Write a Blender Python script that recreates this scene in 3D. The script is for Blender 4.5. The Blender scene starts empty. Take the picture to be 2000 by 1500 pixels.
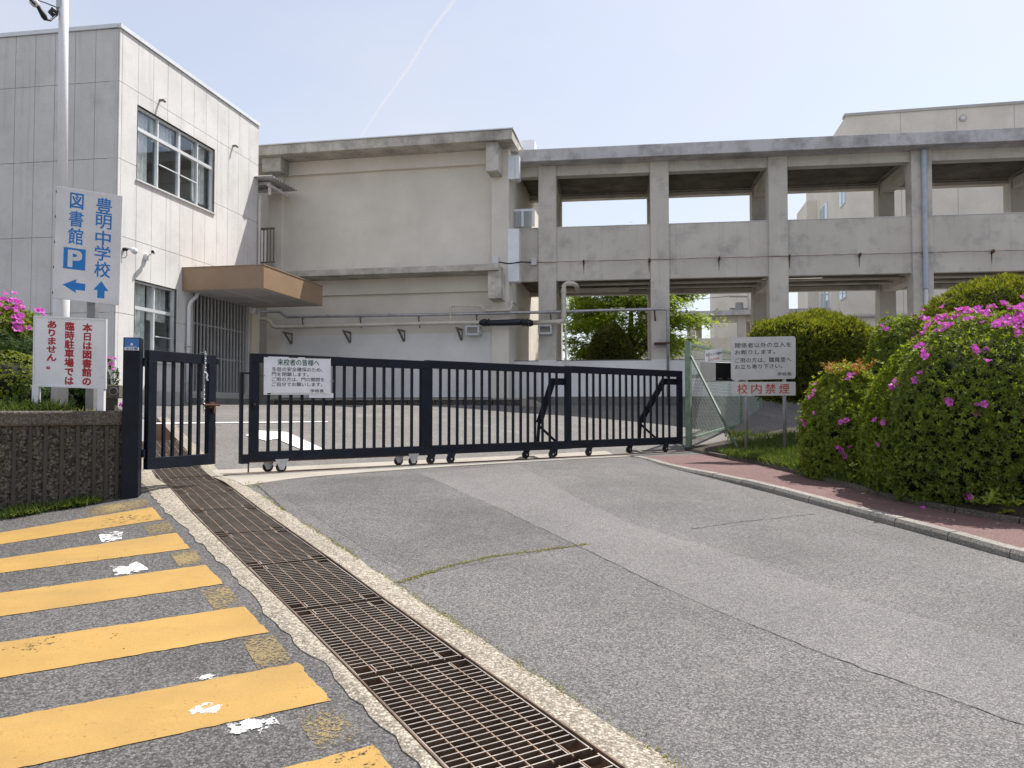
import bpy, math, random
import numpy as np
from mathutils import Vector, Matrix

# ------------------------------------------------------------------ camera, sky, sun
SC = bpy.context.scene
COL = SC.collection
F, CX, CY, EYE = 1500.0, 1000.0, 750.0, 0.80
TH = math.atan(49 / 1500)
cam_d = bpy.data.cameras.new('camera')
cam_d.sensor_width = 36.0
cam_d.lens = F / 2000.0 * 36.0
cam_d.clip_start = 0.05
cam_d.clip_end = 20000
cam = bpy.data.objects.new('camera', cam_d)
cam.location = (0, 0, EYE)
cam.rotation_euler = (math.pi / 2 + TH, 0, 0)
COL.objects.link(cam)
SC.camera = cam

SUN_AZ, SUN_EL = math.radians(52.6), math.radians(58.5)
world = bpy.data.worlds.new('World')
SC.world = world
world.use_nodes = True
wn = world.node_tree
sky = wn.nodes.new('ShaderNodeTexSky')
sky.sky_type = 'NISHITA'
sky.sun_disc = False
sky.sun_elevation = SUN_EL
sky.sun_rotation = SUN_AZ
sky.air_density = 1.0
sky.dust_density = 1.6
sky.ozone_density = 1.0
bg = wn.nodes['Background']
bg.inputs['Strength'].default_value = 0.122
# thin high cirrus: a soft veil that whitens parts of the sky, the same all round
tc = wn.nodes.new('ShaderNodeTexCoord')
mp = wn.nodes.new('ShaderNodeMapping')
mp.inputs['Scale'].default_value = (1.6, 1.6, 3.4)
nz = wn.nodes.new('ShaderNodeTexNoise')
nz.inputs['Scale'].default_value = 1.3
nz.inputs['Detail'].default_value = 5
nz.inputs['Roughness'].default_value = 0.5
rp = wn.nodes.new('ShaderNodeMapRange')
rp.inputs['From Min'].default_value = 0.38
rp.inputs['From Max'].default_value = 0.8
rp.inputs['To Min'].default_value = 0.5
rp.inputs['To Max'].default_value = 0.85
mx = wn.nodes.new('ShaderNodeMix')
mx.data_type = 'RGBA'
mx.inputs['B'].default_value = (4.15, 4.12, 4.3, 1)
wn.links.new(tc.outputs['Generated'], mp.inputs['Vector'])
wn.links.new(mp.outputs['Vector'], nz.inputs['Vector'])
wn.links.new(nz.outputs['Fac'], rp.inputs['Value'])
wn.links.new(rp.outputs['Result'], mx.inputs['Factor'])
wn.links.new(sky.outputs['Color'], mx.inputs['A'])
wn.links.new(mx.outputs['Result'], bg.inputs['Color'])

sun_d = bpy.data.lights.new('sun', 'SUN')
sun_d.energy = 4.1
sun_d.angle = math.radians(0.5)
sun_d.color = (1.0, 0.96, 0.905)
sun = bpy.data.objects.new('sun', sun_d)
SV = Vector((math.sin(SUN_AZ) * math.cos(SUN_EL), math.cos(SUN_AZ) * math.cos(SUN_EL), math.sin(SUN_EL)))
sun.rotation_euler = (-SV).to_track_quat('-Z', 'Y').to_euler()
sun.location = SV * 60
COL.objects.link(sun)

vs = SC.view_settings
vs.view_transform = 'Standard'
vs.look = 'None'
vs.gamma = 1.0
vs.use_curve_mapping = False
vs.exposure = 0.75
SC.cycles.max_bounces = 8
SC.cycles.diffuse_bounces = 4
SC.cycles.transparent_max_bounces = 12

random.seed(7)
RNG = np.random.default_rng(11)

# ------------------------------------------------------------------ pixel geometry
def ray(px, py):
    x = (px - CX) / F
    z = -(py - CY) / F
    c, s = math.cos(TH), math.sin(TH)
    return Vector((x, c - z * s, s + z * c))

def at(px, py, D):
    r = ray(px, py)
    return Vector((0, 0, EYE)) + r * (D / r.y)

GX, GY = 0.794, 0.6076                      # direction of the gate track
def sv(x, y):
    return GX * x + GY * y, -(GY * x - GX * y + 9.17)
def xy(s, v):
    h = -v - 9.17
    return GX * s + GY * h, GY * s - GX * h

def onz(px, py, zf):
    r = ray(px, py)
    f = lambda t: EYE + r.z * t - zf(r.x * t, r.y * t)
    t = 1.0
    while t < 90 and f(t) > 0:
        t += 0.02
    a, b = t - 0.02, t
    for _ in range(25):
        m = (a + b) / 2
        if f(m) > 0: a = m
        else: b = m
    return Vector((r.x * b, r.y * b, EYE + r.z * b))

def interp(pts, x):
    if x <= pts[0][0]: 
        (x0, y0), (x1, y1) = pts[0], pts[1]
    elif x >= pts[-1][0]:
        (x0, y0), (x1, y1) = pts[-2], pts[-1]
    else:
        for (x0, y0), (x1, y1) in zip(pts, pts[1:]):
            if x0 <= x <= x1: break
    return y0 + (y1 - y0) * (x - x0) / (x1 - x0)

def sstep(x):
    x = min(1, max(0, x))
    return x * x * (3 - 2 * x)

# drain trench edges, as s over v (v runs up the drive, s along the gate track)
TRL = [(-12, 1.02), (-6.9, 1.44), (-6.0, 1.53), (-5.15, 1.61), (-4.08, 1.70), (-2.31, 1.85), (1.6, 2.27), (6.0, 2.75)]
TRR = [(-12, 1.58), (-7.0, 2.00), (-6.07, 2.08), (-5.07, 2.17), (-4.24, 2.26), (-2.36, 2.43), (1.87, 2.88), (6.0, 3.34)]
def sTL(v): return interp(TRL, v)
def sTR(v): return interp(TRR, v)
SLP = [(-12, 1.00), (-6.8, 1.40), (-6.1, 1.46), (-5.5, 1.475), (-4.7, 1.535), (-3.9, 1.60), (-2.4, 1.68), (-1.3, 1.75), (1.6, 2.10), (6.0, 2.58)]
def sL(v): return interp(SLP, v)
def sR(v): return sTR(v) + 0.15

def gz(x, y):
    s, v = sv(x, y)
    if v <= 0.35:
        b = 0.07 * (v + 0.6) if v < -0.6 else 0.0
        q = sL(v) - s
        if q > 0:
            b -= 0.11 * min(q, 4.0) * sstep((-v - 0.4) / 0.8)
        return b
    y0 = 11.99 + 0.765 * x
    yf = 19.2 + (0.43 * x if x < 0 else 0.13 * x)
    yf = max(yf, y0 + 3.0)
    t = min(1.0, max(0.0, (y - y0) / (yf - y0)))
    e = t + 0.0
    if t > 0.85:
        e = 0.85 + (t - 0.85) - (t - 0.85) ** 2 / 0.3 * 0.5
        e = e / 0.925 * 0.96 if t >= 1 else e
    return 0.93 * min(e, 0.96)

# ------------------------------------------------------------------ mesh helpers
def wl(o):
    p = Vector((0, 0, 0))
    while o:
        p += o.location
        o = o.parent
    return p

class MB:
    def __init__(self):
        self.v = []; self.f = []
    def add(self, vs_, fs):
        n = len(self.v)
        self.v += [tuple(p) for p in vs_]
        self.f += [tuple(i + n for i in q) for q in fs]
        return self
    def hexa(self, p):
        return self.add(p, [(0, 3, 2, 1), (4, 5, 6, 7), (0, 1, 5, 4), (1, 2, 6, 5), (2, 3, 7, 6), (3, 0, 4, 7)])
    def box(self, x0, x1, y0, y1, z0, z1):
        return self.hexa([(x0, y0, z0), (x1, y0, z0), (x1, y1, z0), (x0, y1, z0),
                          (x0, y0, z1), (x1, y0, z1), (x1, y1, z1), (x0, y1, z1)])
    def fbox(self, fc, u0, u1, z0, z1, d0, d1):
        P = fc.p
        return self.hexa([P(u0, z0, d1), P(u1, z0, d1), P(u1, z0, d0), P(u0, z0, d0),
                          P(u0, z1, d1), P(u1, z1, d1), P(u1, z1, d0), P(u0, z1, d0)])
    def beam(self, a, b, w, h, up=(0, 0, 1)):
        a, b = Vector(a), Vector(b)
        d = (b - a).normalized()
        up = Vector(up)
        if abs(d.dot(up)) > 0.98: up = Vector((0, 1, 0))
        x = d.cross(up).normalized()
        y = x.cross(d).normalized()
        x *= w / 2; y *= h / 2
        return self.hexa([a - x - y, a + x - y, b + x - y, b - x - y, a - x + y, a + x + y, b + x + y, b - x + y])
    def prism(self, poly, ext):
        n = len(poly); ext = Vector(ext)
        p = [Vector(q) for q in poly]
        fs = [tuple(range(n))[::-1], tuple(range(n, 2 * n))]
        fs += [(i, (i + 1) % n, n + (i + 1) % n, n + i) for i in range(n)]
        return self.add(p + [q + ext for q in p], fs)
    def tube(self, path, r, n=10, caps=True):
        path = [Vector(p) for p in path]
        rs = r if isinstance(r, (list, tuple)) else [r] * len(path)
        base = len(self.v)
        ref = None
        for i, p in enumerate(path):
            if i == 0: d = path[1] - p
            elif i == len(path) - 1: d = p - path[-2]
            else: d = (path[i + 1] - p).normalized() + (p - path[i - 1]).normalized()
            d.normalize()
            if ref is None:
                ref = Vector((0, 0, 1)) if abs(d.z) < 0.9 else Vector((1, 0, 0))
            a = (ref - d * ref.dot(d)).normalized()
            ref = a
            b = d.cross(a)
            for k in range(n):
                t = 2 * math.pi * k / n
                self.v.append(tuple(p + (a * math.cos(t) + b * math.sin(t)) * rs[i]))
        for i in range(len(path) - 1):
            for k in range(n):
                self.f.append((base + i * n + k, base + i * n + (k + 1) % n, base + (i + 1) * n + (k + 1) % n, base + (i + 1) * n + k))
        if caps:
            self.f.append(tuple(base + k for k in range(n))[::-1])
            self.f.append(tuple(base + (len(path) - 1) * n + k for k in range(n)))
        return self
    def mesh(self, name, mat, off=Vector((0, 0, 0)), smooth=False):
        me = bpy.data.meshes.new(name)
        me.from_pydata([(p[0] - off.x, p[1] - off.y, p[2] - off.z) for p in self.v], [], self.f)
        me.materials.append(mat)
        if smooth:
            me.polygons.foreach_set('use_smooth', [True] * len(me.polygons))
        me.update()
        return me
    def build(self, name, mat, parent=None, smooth=False, bevel=0, origin=None):
        off = wl(parent) if parent else (Vector(origin) if origin is not None else Vector((0, 0, 0)))
        o = bpy.data.objects.new(name, self.mesh(name, mat, off, smooth))
        COL.objects.link(o)
        if parent: o.parent = parent
        else: o.location = off
        if bevel:
            m = o.modifiers.new('bevel', 'BEVEL')
            m.width = bevel; m.segments = 2; m.limit_method = 'ANGLE'
            m.angle_limit = math.radians(40)
        return o

def tag(o, label=None, cat=None, group=None, kind=None):
    if label: o['label'] = label
    if cat: o['category'] = cat
    if group: o['group'] = group
    if kind: o['kind'] = kind
    return o
def thing(name, loc, label, cat, group=None):
    o = bpy.data.objects.new(name, None)
    o.empty_display_size = 0.2
    o.location = loc
    COL.objects.link(o)
    return tag(o, label, cat, group)
def inst(me, name, parent, loc=(0, 0, 0), mat=None):
    o = bpy.data.objects.new(name, me)
    COL.objects.link(o)
    o.parent = parent
    if mat is not None: o.matrix_local = mat
    else: o.location = loc
    return o

class Facade:
    """a vertical plane: u along ex (to the right), z up, d outwards along n"""
    def __init__(self, o, ex, n):
        self.o = Vector((o[0], o[1])); self.ex = Vector(ex).normalized(); self.n = Vector(n).normalized()
    def p(self, u, z, d=0.0):
        q = self.o + self.ex * u + self.n * d
        return Vector((q.x, q.y, z))
    def uz(self, px, py, d=0.0):
        r = ray(px, py)
        o = self.o + self.n * d
        t = (self.n.x * o.x + self.n.y * o.y) / (self.n.x * r.x + self.n.y * r.y)
        q = Vector((r.x * t, r.y * t)) - o
        return q.dot(self.ex), EYE + r.z * t
    def u(self, px, py=600, d=0.0): return self.uz(px, py, d)[0]
    def z(self, px, py, d=0.0): return self.uz(px, py, d)[1]
    def pp(self, px, py, d=0.0):
        u, z = self.uz(px, py, d)
        return self.p(u, z, d)

def rects_minus(r, holes):
    """rectangle (u0,u1,z0,z1) minus holes -> list of rectangles"""
    out = [r]
    for h in holes:
        nxt = []
        for (a, b, c, d) in out:
            if h[1] <= a or h[0] >= b or h[3] <= c or h[2] >= d:
                nxt.append((a, b, c, d)); continue
            if h[0] > a: nxt.append((a, h[0], c, d))
            if h[1] < b: nxt.append((h[1], b, c, d))
            a2, b2 = max(a, h[0]), min(b, h[1])
            if h[2] > c: nxt.append((a2, b2, c, h[2]))
            if h[3] < d: nxt.append((a2, b2, h[3], d))
        out = nxt
    return [q for q in out if q[1] - q[0] > 0.004 and q[3] - q[2] > 0.004]

# ------------------------------------------------------------------ materials
def newmat(name):
    m = bpy.data.materials.new(name)
    m.use_nodes = True
    nt = m.node_tree
    return m, nt, nt.nodes['Principled BSDF']
def N(nt, typ, **kw):
    n = nt.nodes.new(typ)
    for k, v in kw.items():
        if k in n.inputs.keys(): n.inputs[k].default_value = v
        else: setattr(n, k, v)
    return n
def c4(c): return (c[0], c[1], c[2], 1)
def mixc(nt, fac, a, b, blend='MIX'):
    n = nt.nodes.new('ShaderNodeMix'); n.data_type = 'RGBA'; n.blend_type = blend
    for key, val in (('Factor', fac), ('A', a), ('B', b)):
        if isinstance(val, bpy.types.NodeSocket): nt.links.new(val, n.inputs[key])
        elif key == 'Factor': n.inputs[key].default_value = val
        else: n.inputs[key].default_value = c4(val)
    return n.outputs['Result']
def pos(nt, scale=(1, 1, 1)):
    g = nt.nodes.new('ShaderNodeNewGeometry')
    m = nt.nodes.new('ShaderNodeMapping'); m.inputs['Scale'].default_value = scale
    nt.links.new(g.outputs['Position'], m.inputs['Vector'])
    return m.outputs['Vector']
def noise(nt, vec, scale, detail=4, rough=0.55):
    n = N(nt, 'ShaderNodeTexNoise', Scale=scale, Detail=detail, Roughness=rough)
    nt.links.new(vec, n.inputs['Vector'])
    return n.outputs['Fac']
def ramp(nt, val, lo, hi, a=0.0, b=1.0):
    n = N(nt, 'ShaderNodeMapRange'); n.inputs['From Min'].default_value = lo; n.inputs['From Max'].default_value = hi
    n.inputs['To Min'].default_value = a; n.inputs['To Max'].default_value = b
    nt.links.new(val, n.inputs['Value'])
    return n.outputs['Result']
def bump(nt, bsdf, h, strength=0.3, dist=0.01):
    b = N(nt, 'ShaderNodeBump'); b.inputs['Strength'].default_value = strength; b.inputs['Distance'].default_value = dist
    nt.links.new(h, b.inputs['Height']); nt.links.new(b.outputs['Normal'], bsdf.inputs['Normal'])

def plain(name, col, rough=0.6, metal=0.0, var=0.12, scale=3.0, fine=0.05, spec=0.4, bumps=0.0):
    """paint or metal with slow and fine tone changes"""
    m, nt, b = newmat(name)
    v = pos(nt)
    f1 = ramp(nt, noise(nt, v, scale, 5), 0.3, 0.7)
    c = mixc(nt, f1, tuple(k * (1 - var) for k in col), tuple(min(1, k * (1 + var)) for k in col))
    f2 = ramp(nt, noise(nt, v, scale * 22, 3), 0.35, 0.65)
    c = mixc(nt, f2, c, mixc(nt, 1.0, c, (1 - fine * 2,) * 3, 'MULTIPLY'))
    nt.links.new(c, b.inputs['Base Color'])
    b.inputs['Roughness'].default_value = rough
    b.inputs['Metallic'].default_value = metal
    b.inputs['Specular IOR Level'].default_value = spec
    if bumps: bump(nt, b, noise(nt, v, scale * 30, 3), bumps, 0.004)
    return m

def concrete(name, col, stain=(0.10, 0.10, 0.095), amount=0.5, streak=0.35, rough=0.9, grain=60, bmp=0.35, lo=0.52):
    """weathered concrete or render: blotches, rain streaks, fine grain"""
    m, nt, b = newmat(name)
    v = pos(nt)
    base = mixc(nt, ramp(nt, noise(nt, v, 0.9, 5), 0.3, 0.7), tuple(k * 0.90 for k in col), tuple(min(1, k * 1.08) for k in col))
    fine = ramp(nt, noise(nt, v, grain, 4, 0.7), 0.3, 0.7)
    base = mixc(nt, fine, mixc(nt, 1.0, base, (0.88, 0.88, 0.88), 'MULTIPLY'), base)
    bl = ramp(nt, noise(nt, v, 1.7, 8, 0.68), lo, lo + 0.25)
    blm = N(nt, 'ShaderNodeMath', operation='MULTIPLY'); blm.inputs[1].default_value = amount
    nt.links.new(bl, blm.inputs[0])
    base = mixc(nt, blm.outputs[0], base, stain)
    st = ramp(nt, noise(nt, pos(nt, (7, 7, 0.35)), 1.0, 5, 0.6), 0.55, 0.8)
    stm = N(nt, 'ShaderNodeMath', operation='MULTIPLY'); stm.inputs[1].default_value = streak
    nt.links.new(st, stm.inputs[0])
    base = mixc(nt, stm.outputs[0], base, stain)
    nt.links.new(base, b.inputs['Base Color'])
    b.inputs['Roughness'].default_value = rough
    b.inputs['Specular IOR Level'].default_value = 0.25
    bump(nt, b, noise(nt, v, grain * 1.4, 4, 0.7), bmp, 0.006)
    return m

def asphalt(name, dark, light, cell=85, patch=0.25, dust=(0.30, 0.28, 0.25), dustamt=0.15):
    m, nt, b = newmat(name)
    v = pos(nt)
    vo = N(nt, 'ShaderNodeTexVoronoi', Scale=cell); nt.links.new(v, vo.inputs['Vector'])
    vo2 = N(nt, 'ShaderNodeTexVoronoi', Scale=cell * 2.3); nt.links.new(v, vo2.inputs['Vector'])
    sep = N(nt, 'ShaderNodeSeparateColor'); nt.links.new(vo.outputs['Color'], sep.inputs['Color'])
    sep2 = N(nt, 'ShaderNodeSeparateColor'); nt.links.new(vo2.outputs['Color'], sep2.inputs['Color'])
    add = N(nt, 'ShaderNodeMath', operation='MULTIPLY_ADD'); add.inputs[1].default_value = 0.6
    nt.links.new(sep.outputs['Red'], add.inputs[0])
    h2 = N(nt, 'ShaderNodeMath', operation='MULTIPLY'); h2.inputs[1].default_value = 0.4
    nt.links.new(sep2.outputs['Green'], h2.inputs[0]); nt.links.new(h2.outputs[0], add.inputs[2])
    fac = ramp(nt, add.outputs[0], 0.25, 0.95)
    c = mixc(nt, fac, dark, light)
    edge = ramp(nt, vo.outputs['Distance'], 0.25, 0.6)
    c = mixc(nt, edge, c, mixc(nt, 1.0, c, (0.62, 0.62, 0.62), 'MULTIPLY'))
    big = ramp(nt, noise(nt, v, 0.8, 6, 0.6), 0.35, 0.7)
    c = mixc(nt, big, mixc(nt, 1.0, c, (1 - patch,) * 3, 'MULTIPLY'), c)
    du = ramp(nt, noise(nt, v, 2.4, 7, 0.7), 0.5, 0.8, 0, dustamt)
    c = mixc(nt, du, c, dust)
    nt.links.new(c, b.inputs['Base Color'])
    b.inputs['Roughness'].default_value = 0.85
    b.inputs['Specular IOR Level'].default_value = 0.35
    inv = N(nt, 'ShaderNodeMath', operation='SUBTRACT'); inv.inputs[0].default_value = 1.0
    nt.links.new(vo.outputs['Distance'], inv.inputs[1])
    hm = N(nt, 'ShaderNodeMath', operation='MULTIPLY'); nt.links.new(inv.outputs[0], hm.inputs[0]); nt.links.new(sep.outputs['Blue'], hm.inputs[1])
    bump(nt, b, hm.outputs[0], 0.6, 0.006)
    return m

def worn_paint(name, col, wear=0.5, scale=14, tone=0.12, edge=0.08, radial=0.0):
    """road paint with holes rubbed through to the asphalt below"""
    m, nt, b = newmat(name)
    v = pos(nt)
    c = mixc(nt, ramp(nt, noise(nt, v, 2.2, 6, 0.6), 0.3, 0.7), tuple(k * (1 - tone) for k in col), col)
    c = mixc(nt, ramp(nt, noise(nt, pos(nt, (1.0, 3.2, 1)), 1.1, 6, 0.65), 0.46, 0.72, 0, 0.42), c, tuple(k * 0.55 + 0.03 for k in col))
    sp = ramp(nt, noise(nt, v, 30, 5, 0.8), 0.60, 0.70)
    c = mixc(nt, sp, c, tuple(k * 0.55 for k in col))
    nt.links.new(c, b.inputs['Base Color'])
    b.inputs['Roughness'].default_value = 0.7
    b.inputs['Specular IOR Level'].default_value = 0.3
    bump(nt, b, noise(nt, v, 70, 3), 0.35, 0.005)
    big = noise(nt, v, 1.3, 4, 0.6)
    fine = noise(nt, v, scale, 7, 0.78)
    ad = N(nt, 'ShaderNodeMath', operation='MULTIPLY_ADD'); ad.inputs[1].default_value = 0.5
    nt.links.new(big, ad.inputs[0]); nt.links.new(fine, ad.inputs[2])
    val = ad.outputs[0]
    if radial:
        tcn = N(nt, 'ShaderNodeTexCoord'); mpn = N(nt, 'ShaderNodeMapping'); mpn.inputs['Location'].default_value = (-1, -1, 0); mpn.inputs['Scale'].default_value = (2, 2, 0)
        nt.links.new(tcn.outputs['Generated'], mpn.inputs['Vector'])
        ln = N(nt, 'ShaderNodeVectorMath', operation='DOT_PRODUCT'); nt.links.new(mpn.outputs['Vector'], ln.inputs[0]); nt.links.new(mpn.outputs['Vector'], ln.inputs[1])
        mm = N(nt, 'ShaderNodeMath', operation='MULTIPLY_ADD'); mm.inputs[1].default_value = radial * 0.3
        nt.links.new(ln.outputs['Value'], mm.inputs[0]); nt.links.new(val, mm.inputs[2]); val = mm.outputs[0]
    hole = ramp(nt, val, wear, wear + edge)
    tr = N(nt, 'ShaderNodeBsdfTransparent')
    ms = N(nt, 'ShaderNodeMixShader')
    nt.links.new(hole, ms.inputs['Fac']); nt.links.new(b.outputs[0], ms.inputs[1]); nt.links.new(tr.outputs[0], ms.inputs[2])
    nt.links.new(ms.outputs[0], nt.nodes['Material Output'].inputs['Surface'])
    return m

def leafmat(name, a, b_, trans=0.35, rough=0.5, hue=9.0, tint=(1.5, 1.4, 0.7)):
    m, nt, b = newmat(name)
    v = pos(nt)
    wn_ = N(nt, 'ShaderNodeTexWhiteNoise'); 
    gi = N(nt, 'ShaderNodeNewGeometry'); nt.links.new(gi.outputs['Random Per Island'], wn_.inputs['Vector'])
    n1 = ramp(nt, noise(nt, v, hue, 3), 0.3, 0.7)
    ad = N(nt, 'ShaderNodeMath', operation='ADD'); nt.links.new(n1, ad.inputs[0]); nt.links.new(gi.outputs['Random Per Island'], ad.inputs[1])
    f = ramp(nt, ad.outputs[0], 0.3, 1.7)
    c = mixc(nt, f, a, b_)
    nt.links.new(c, b.inputs['Base Color'])
    b.inputs['Roughness'].default_value = rough
    b.inputs['Specular IOR Level'].default_value = 0.35
    t = N(nt, 'ShaderNodeBsdfTranslucent')
    nt.links.new(mixc(nt, 1.0, c, tint, 'MULTIPLY'), t.inputs['Color'])
    ms = N(nt, 'ShaderNodeMixShader'); ms.inputs['Fac'].default_value = trans
    nt.links.new(b.outputs[0], ms.inputs[1]); nt.links.new(t.outputs[0], ms.inputs[2])
    nt.links.new(ms.outputs[0], nt.nodes['Material Output'].inputs['Surface'])
    return m

def glassmat(name, tint=(0.92, 0.95, 0.96), refl=0.12):
    m, nt, b = newmat(name)
    g = N(nt, 'ShaderNodeBsdfGlossy', Roughness=0.02); g.inputs['Color'].default_value = (0.9, 0.95, 1, 1)
    t = N(nt, 'ShaderNodeBsdfTransparent'); t.inputs['Color'].default_value = c4(tint)
    fr = N(nt, 'ShaderNodeLayerWeight'); fr.inputs['Blend'].default_value = 0.5
    pw = N(nt, 'ShaderNodeMath', operation='POWER'); pw.inputs[1].default_value = 4.0; nt.links.new(fr.outputs['Facing'], pw.inputs[0])
    ad = N(nt, 'ShaderNodeMath', operation='MULTIPLY_ADD', use_clamp=True); ad.inputs[1].default_value = 0.7; ad.inputs[2].default_value = refl * 0.5
    nt.links.new(pw.outputs[0], ad.inputs[0])
    ms = N(nt, 'ShaderNodeMixShader')
    nt.links.new(ad.outputs[0], ms.inputs['Fac']); nt.links.new(t.outputs[0], ms.inputs[1]); nt.links.new(g.outputs[0], ms.inputs[2])
    nt.links.new(ms.outputs[0], nt.nodes['Material Output'].inputs['Surface'])
    return m

M = {}
M['asphalt'] = asphalt('asphalt_drive', (0.09, 0.085, 0.083), (0.365, 0.346, 0.335), cell=112, patch=0.28)
M['asphalt_light'] = asphalt('asphalt_patch', (0.125, 0.118, 0.115), (0.37, 0.352, 0.342), cell=125, patch=0.18)
M['asphalt_dark'] = asphalt('asphalt_old_patch', (0.078, 0.074, 0.073), (0.325, 0.31, 0.30), cell=112, patch=0.3)
M['asphalt_road'] = asphalt('asphalt_road', (0.068, 0.065, 0.064), (0.275, 0.265, 0.258), cell=95)
M['asphalt_yard'] = asphalt('asphalt_yard', (0.145, 0.136, 0.128), (0.36, 0.34, 0.322), cell=100, patch=0.18, dust=(0.42, 0.39, 0.35), dustamt=0.3)
M['red_walk'] = asphalt('red_walk', (0.15, 0.080, 0.075), (0.32, 0.19, 0.18), cell=120, patch=0.15, dust=(0.34, 0.27, 0.24), dustamt=0.2)
M['yellow'] = worn_paint('yellow_paint', (0.43, 0.265, 0.08), wear=0.87, scale=26, edge=0.06, tone=0.2)
M['yellow_old'] = worn_paint('faded_yellow_paint', (0.27, 0.205, 0.10), wear=0.72, scale=55, edge=0.10, radial=0.35)
M['white_old'] = worn_paint('worn_white_paint', (0.75, 0.75, 0.74), wear=0.76, scale=17, edge=0.05, radial=0.6)
M['white_line'] = worn_paint('white_line_paint', (0.82, 0.82, 0.80), wear=0.86, scale=16)
M['panel'] = concrete('sprayed_wall_panel', (0.68, 0.665, 0.645), stain=(0.37, 0.36, 0.345), amount=0.42, streak=0.5, grain=30, bmp=0.6)
M['joint'] = plain('joint_sealant', (0.53, 0.52, 0.50), 0.8)
M['beige'] = concrete('beige_wall_paint', (0.77, 0.725, 0.645), stain=(0.60, 0.555, 0.485), amount=0.3, streak=0.2, grain=45)
M['grey_conc'] = concrete('painted_grey_concrete', (0.66, 0.615, 0.55), stain=(0.30, 0.29, 0.285), amount=0.75, streak=0.4, grain=45, lo=0.50)
M['dirty_conc'] = concrete('stained_slab_concrete', (0.62, 0.605, 0.612), stain=(0.22, 0.21, 0.21), amount=0.8, streak=0.4, grain=40, lo=0.44)
M['dirty_beige'] = concrete('stained_beige_slab', (0.62, 0.585, 0.52), stain=(0.17, 0.16, 0.14), amount=0.75, streak=0.55, grain=40, lo=0.42)
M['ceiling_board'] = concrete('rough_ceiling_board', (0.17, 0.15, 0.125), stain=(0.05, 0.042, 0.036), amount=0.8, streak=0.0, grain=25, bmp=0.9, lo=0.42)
M['white_band'] = concrete('white_wall_paint', (0.84, 0.83, 0.82), stain=(0.62, 0.61, 0.60), amount=0.25, streak=0.15, grain=40, bmp=0.15)
M['plinth'] = concrete('dark_plinth', (0.20, 0.195, 0.185), stain=(0.05, 0.05, 0.045), amount=0.6, grain=40)
M['cream_wall'] = concrete('cream_wall_paint', (0.68, 0.60, 0.44), stain=(0.5, 0.45, 0.35), amount=0.2, streak=0.1, grain=30, bmp=0.15)
M['far_wall'] = concrete('far_wall_paint', (0.76, 0.71, 0.63), stain=(0.58, 0.54, 0.49), amount=0.3, streak=0.25, grain=20, bmp=0.15)
M['far_grey'] = concrete('far_grey_wall', (0.50, 0.485, 0.45), stain=(0.33, 0.32, 0.3), amount=0.3, streak=0.25, grain=20, bmp=0.15)
M['alu'] = plain('aluminium_frame', (0.72, 0.73, 0.74), 0.35, 0.25, var=0.05)
M['alu_panel'] = plain('aluminium_cover', (0.80, 0.82, 0.86), 0.4, 0.12, var=0.06)
M['alu_dark'] = plain('bronze_frame', (0.10, 0.09, 0.085), 0.4, 0.2)
M['glass'] = glassmat('window_glass')
M['interior'] = plain('dim_room_paint', (0.45, 0.44, 0.43), 0.9)
M['curtain'] = plain('curtain_cloth', (0.80, 0.78, 0.74), 0.9, var=0.2, scale=6)
M['brown'] = plain('brown_canopy_metal', (0.30, 0.20, 0.125), 0.42, 0.0, var=0.10, scale=1.5, spec=0.5)
M['soffit'] = concrete('soffit_board', (0.58, 0.54, 0.50), stain=(0.3, 0.27, 0.25), amount=0.3, streak=0.0, grain=20)
M['soffit_panel'] = concrete('soffit_inset', (0.47, 0.44, 0.42), stain=(0.3, 0.27, 0.25), amount=0.3, streak=0.0, grain=25)
M['grille'] = plain('grille_paint', (0.52, 0.52, 0.52), 0.5, 0.2)
M['navy'] = plain('navy_gate_paint', (0.0075, 0.011, 0.020), 0.5, 0.0, var=0.35, scale=5, fine=0.12, spec=0.22, bumps=0.15)
M['rust'] = plain('rust', (0.10, 0.048, 0.03), 0.9, 0.1, var=0.4, scale=14)
M['galv'] = plain('galvanised_steel', (0.46, 0.47, 0.48), 0.45, 0.55, var=0.15, scale=10)
M['black'] = plain('black_plastic', (0.014, 0.014, 0.016), 0.55, spec=0.4)
M['rubber'] = plain('black_rubber', (0.022, 0.022, 0.023), 0.8)
M['pvc'] = plain('cream_pvc', (0.62, 0.575, 0.49), 0.45, var=0.12, scale=5)
M['steel_pipe'] = plain('grey_steel_pipe', (0.42, 0.42, 0.43), 0.4, 0.6, var=0.2, scale=8)
M['old_conduit'] = plain('weathered_conduit', (0.36, 0.27, 0.23), 0.8, 0.1, var=0.5, scale=3.5)
M['bracket'] = plain('bracket_steel', (0.22, 0.19, 0.165), 0.7, 0.3, var=0.3, scale=16)
M['wrap'] = plain('black_wrap', (0.012, 0.015, 0.022), 0.35, var=0.4, scale=12, bumps=0.5)
M['blue_pipe'] = plain('pale_blue_downpipe', (0.46, 0.53, 0.60), 0.5, var=0.14, scale=5)
M['white_pole'] = plain('white_pole_paint', (0.80, 0.80, 0.82), 0.35, var=0.05)
M['grating'] = plain('worn_grating_steel', (0.20, 0.135, 0.095), 0.55, 0.45, var=0.4, scale=9, fine=0.2)
M['rod_rust'] = plain('rusted_rod', (0.34, 0.235, 0.165), 0.7, 0.2, var=0.3, scale=9)
M['grate_top'] = plain('polished_grating_edge', (0.50, 0.455, 0.40), 0.45, 0.55, var=0.3, scale=7, fine=0.15)
M['trench'] = concrete('trench_concrete', (0.26, 0.185, 0.125), stain=(0.09, 0.06, 0.04), amount=0.8, grain=30)
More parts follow.
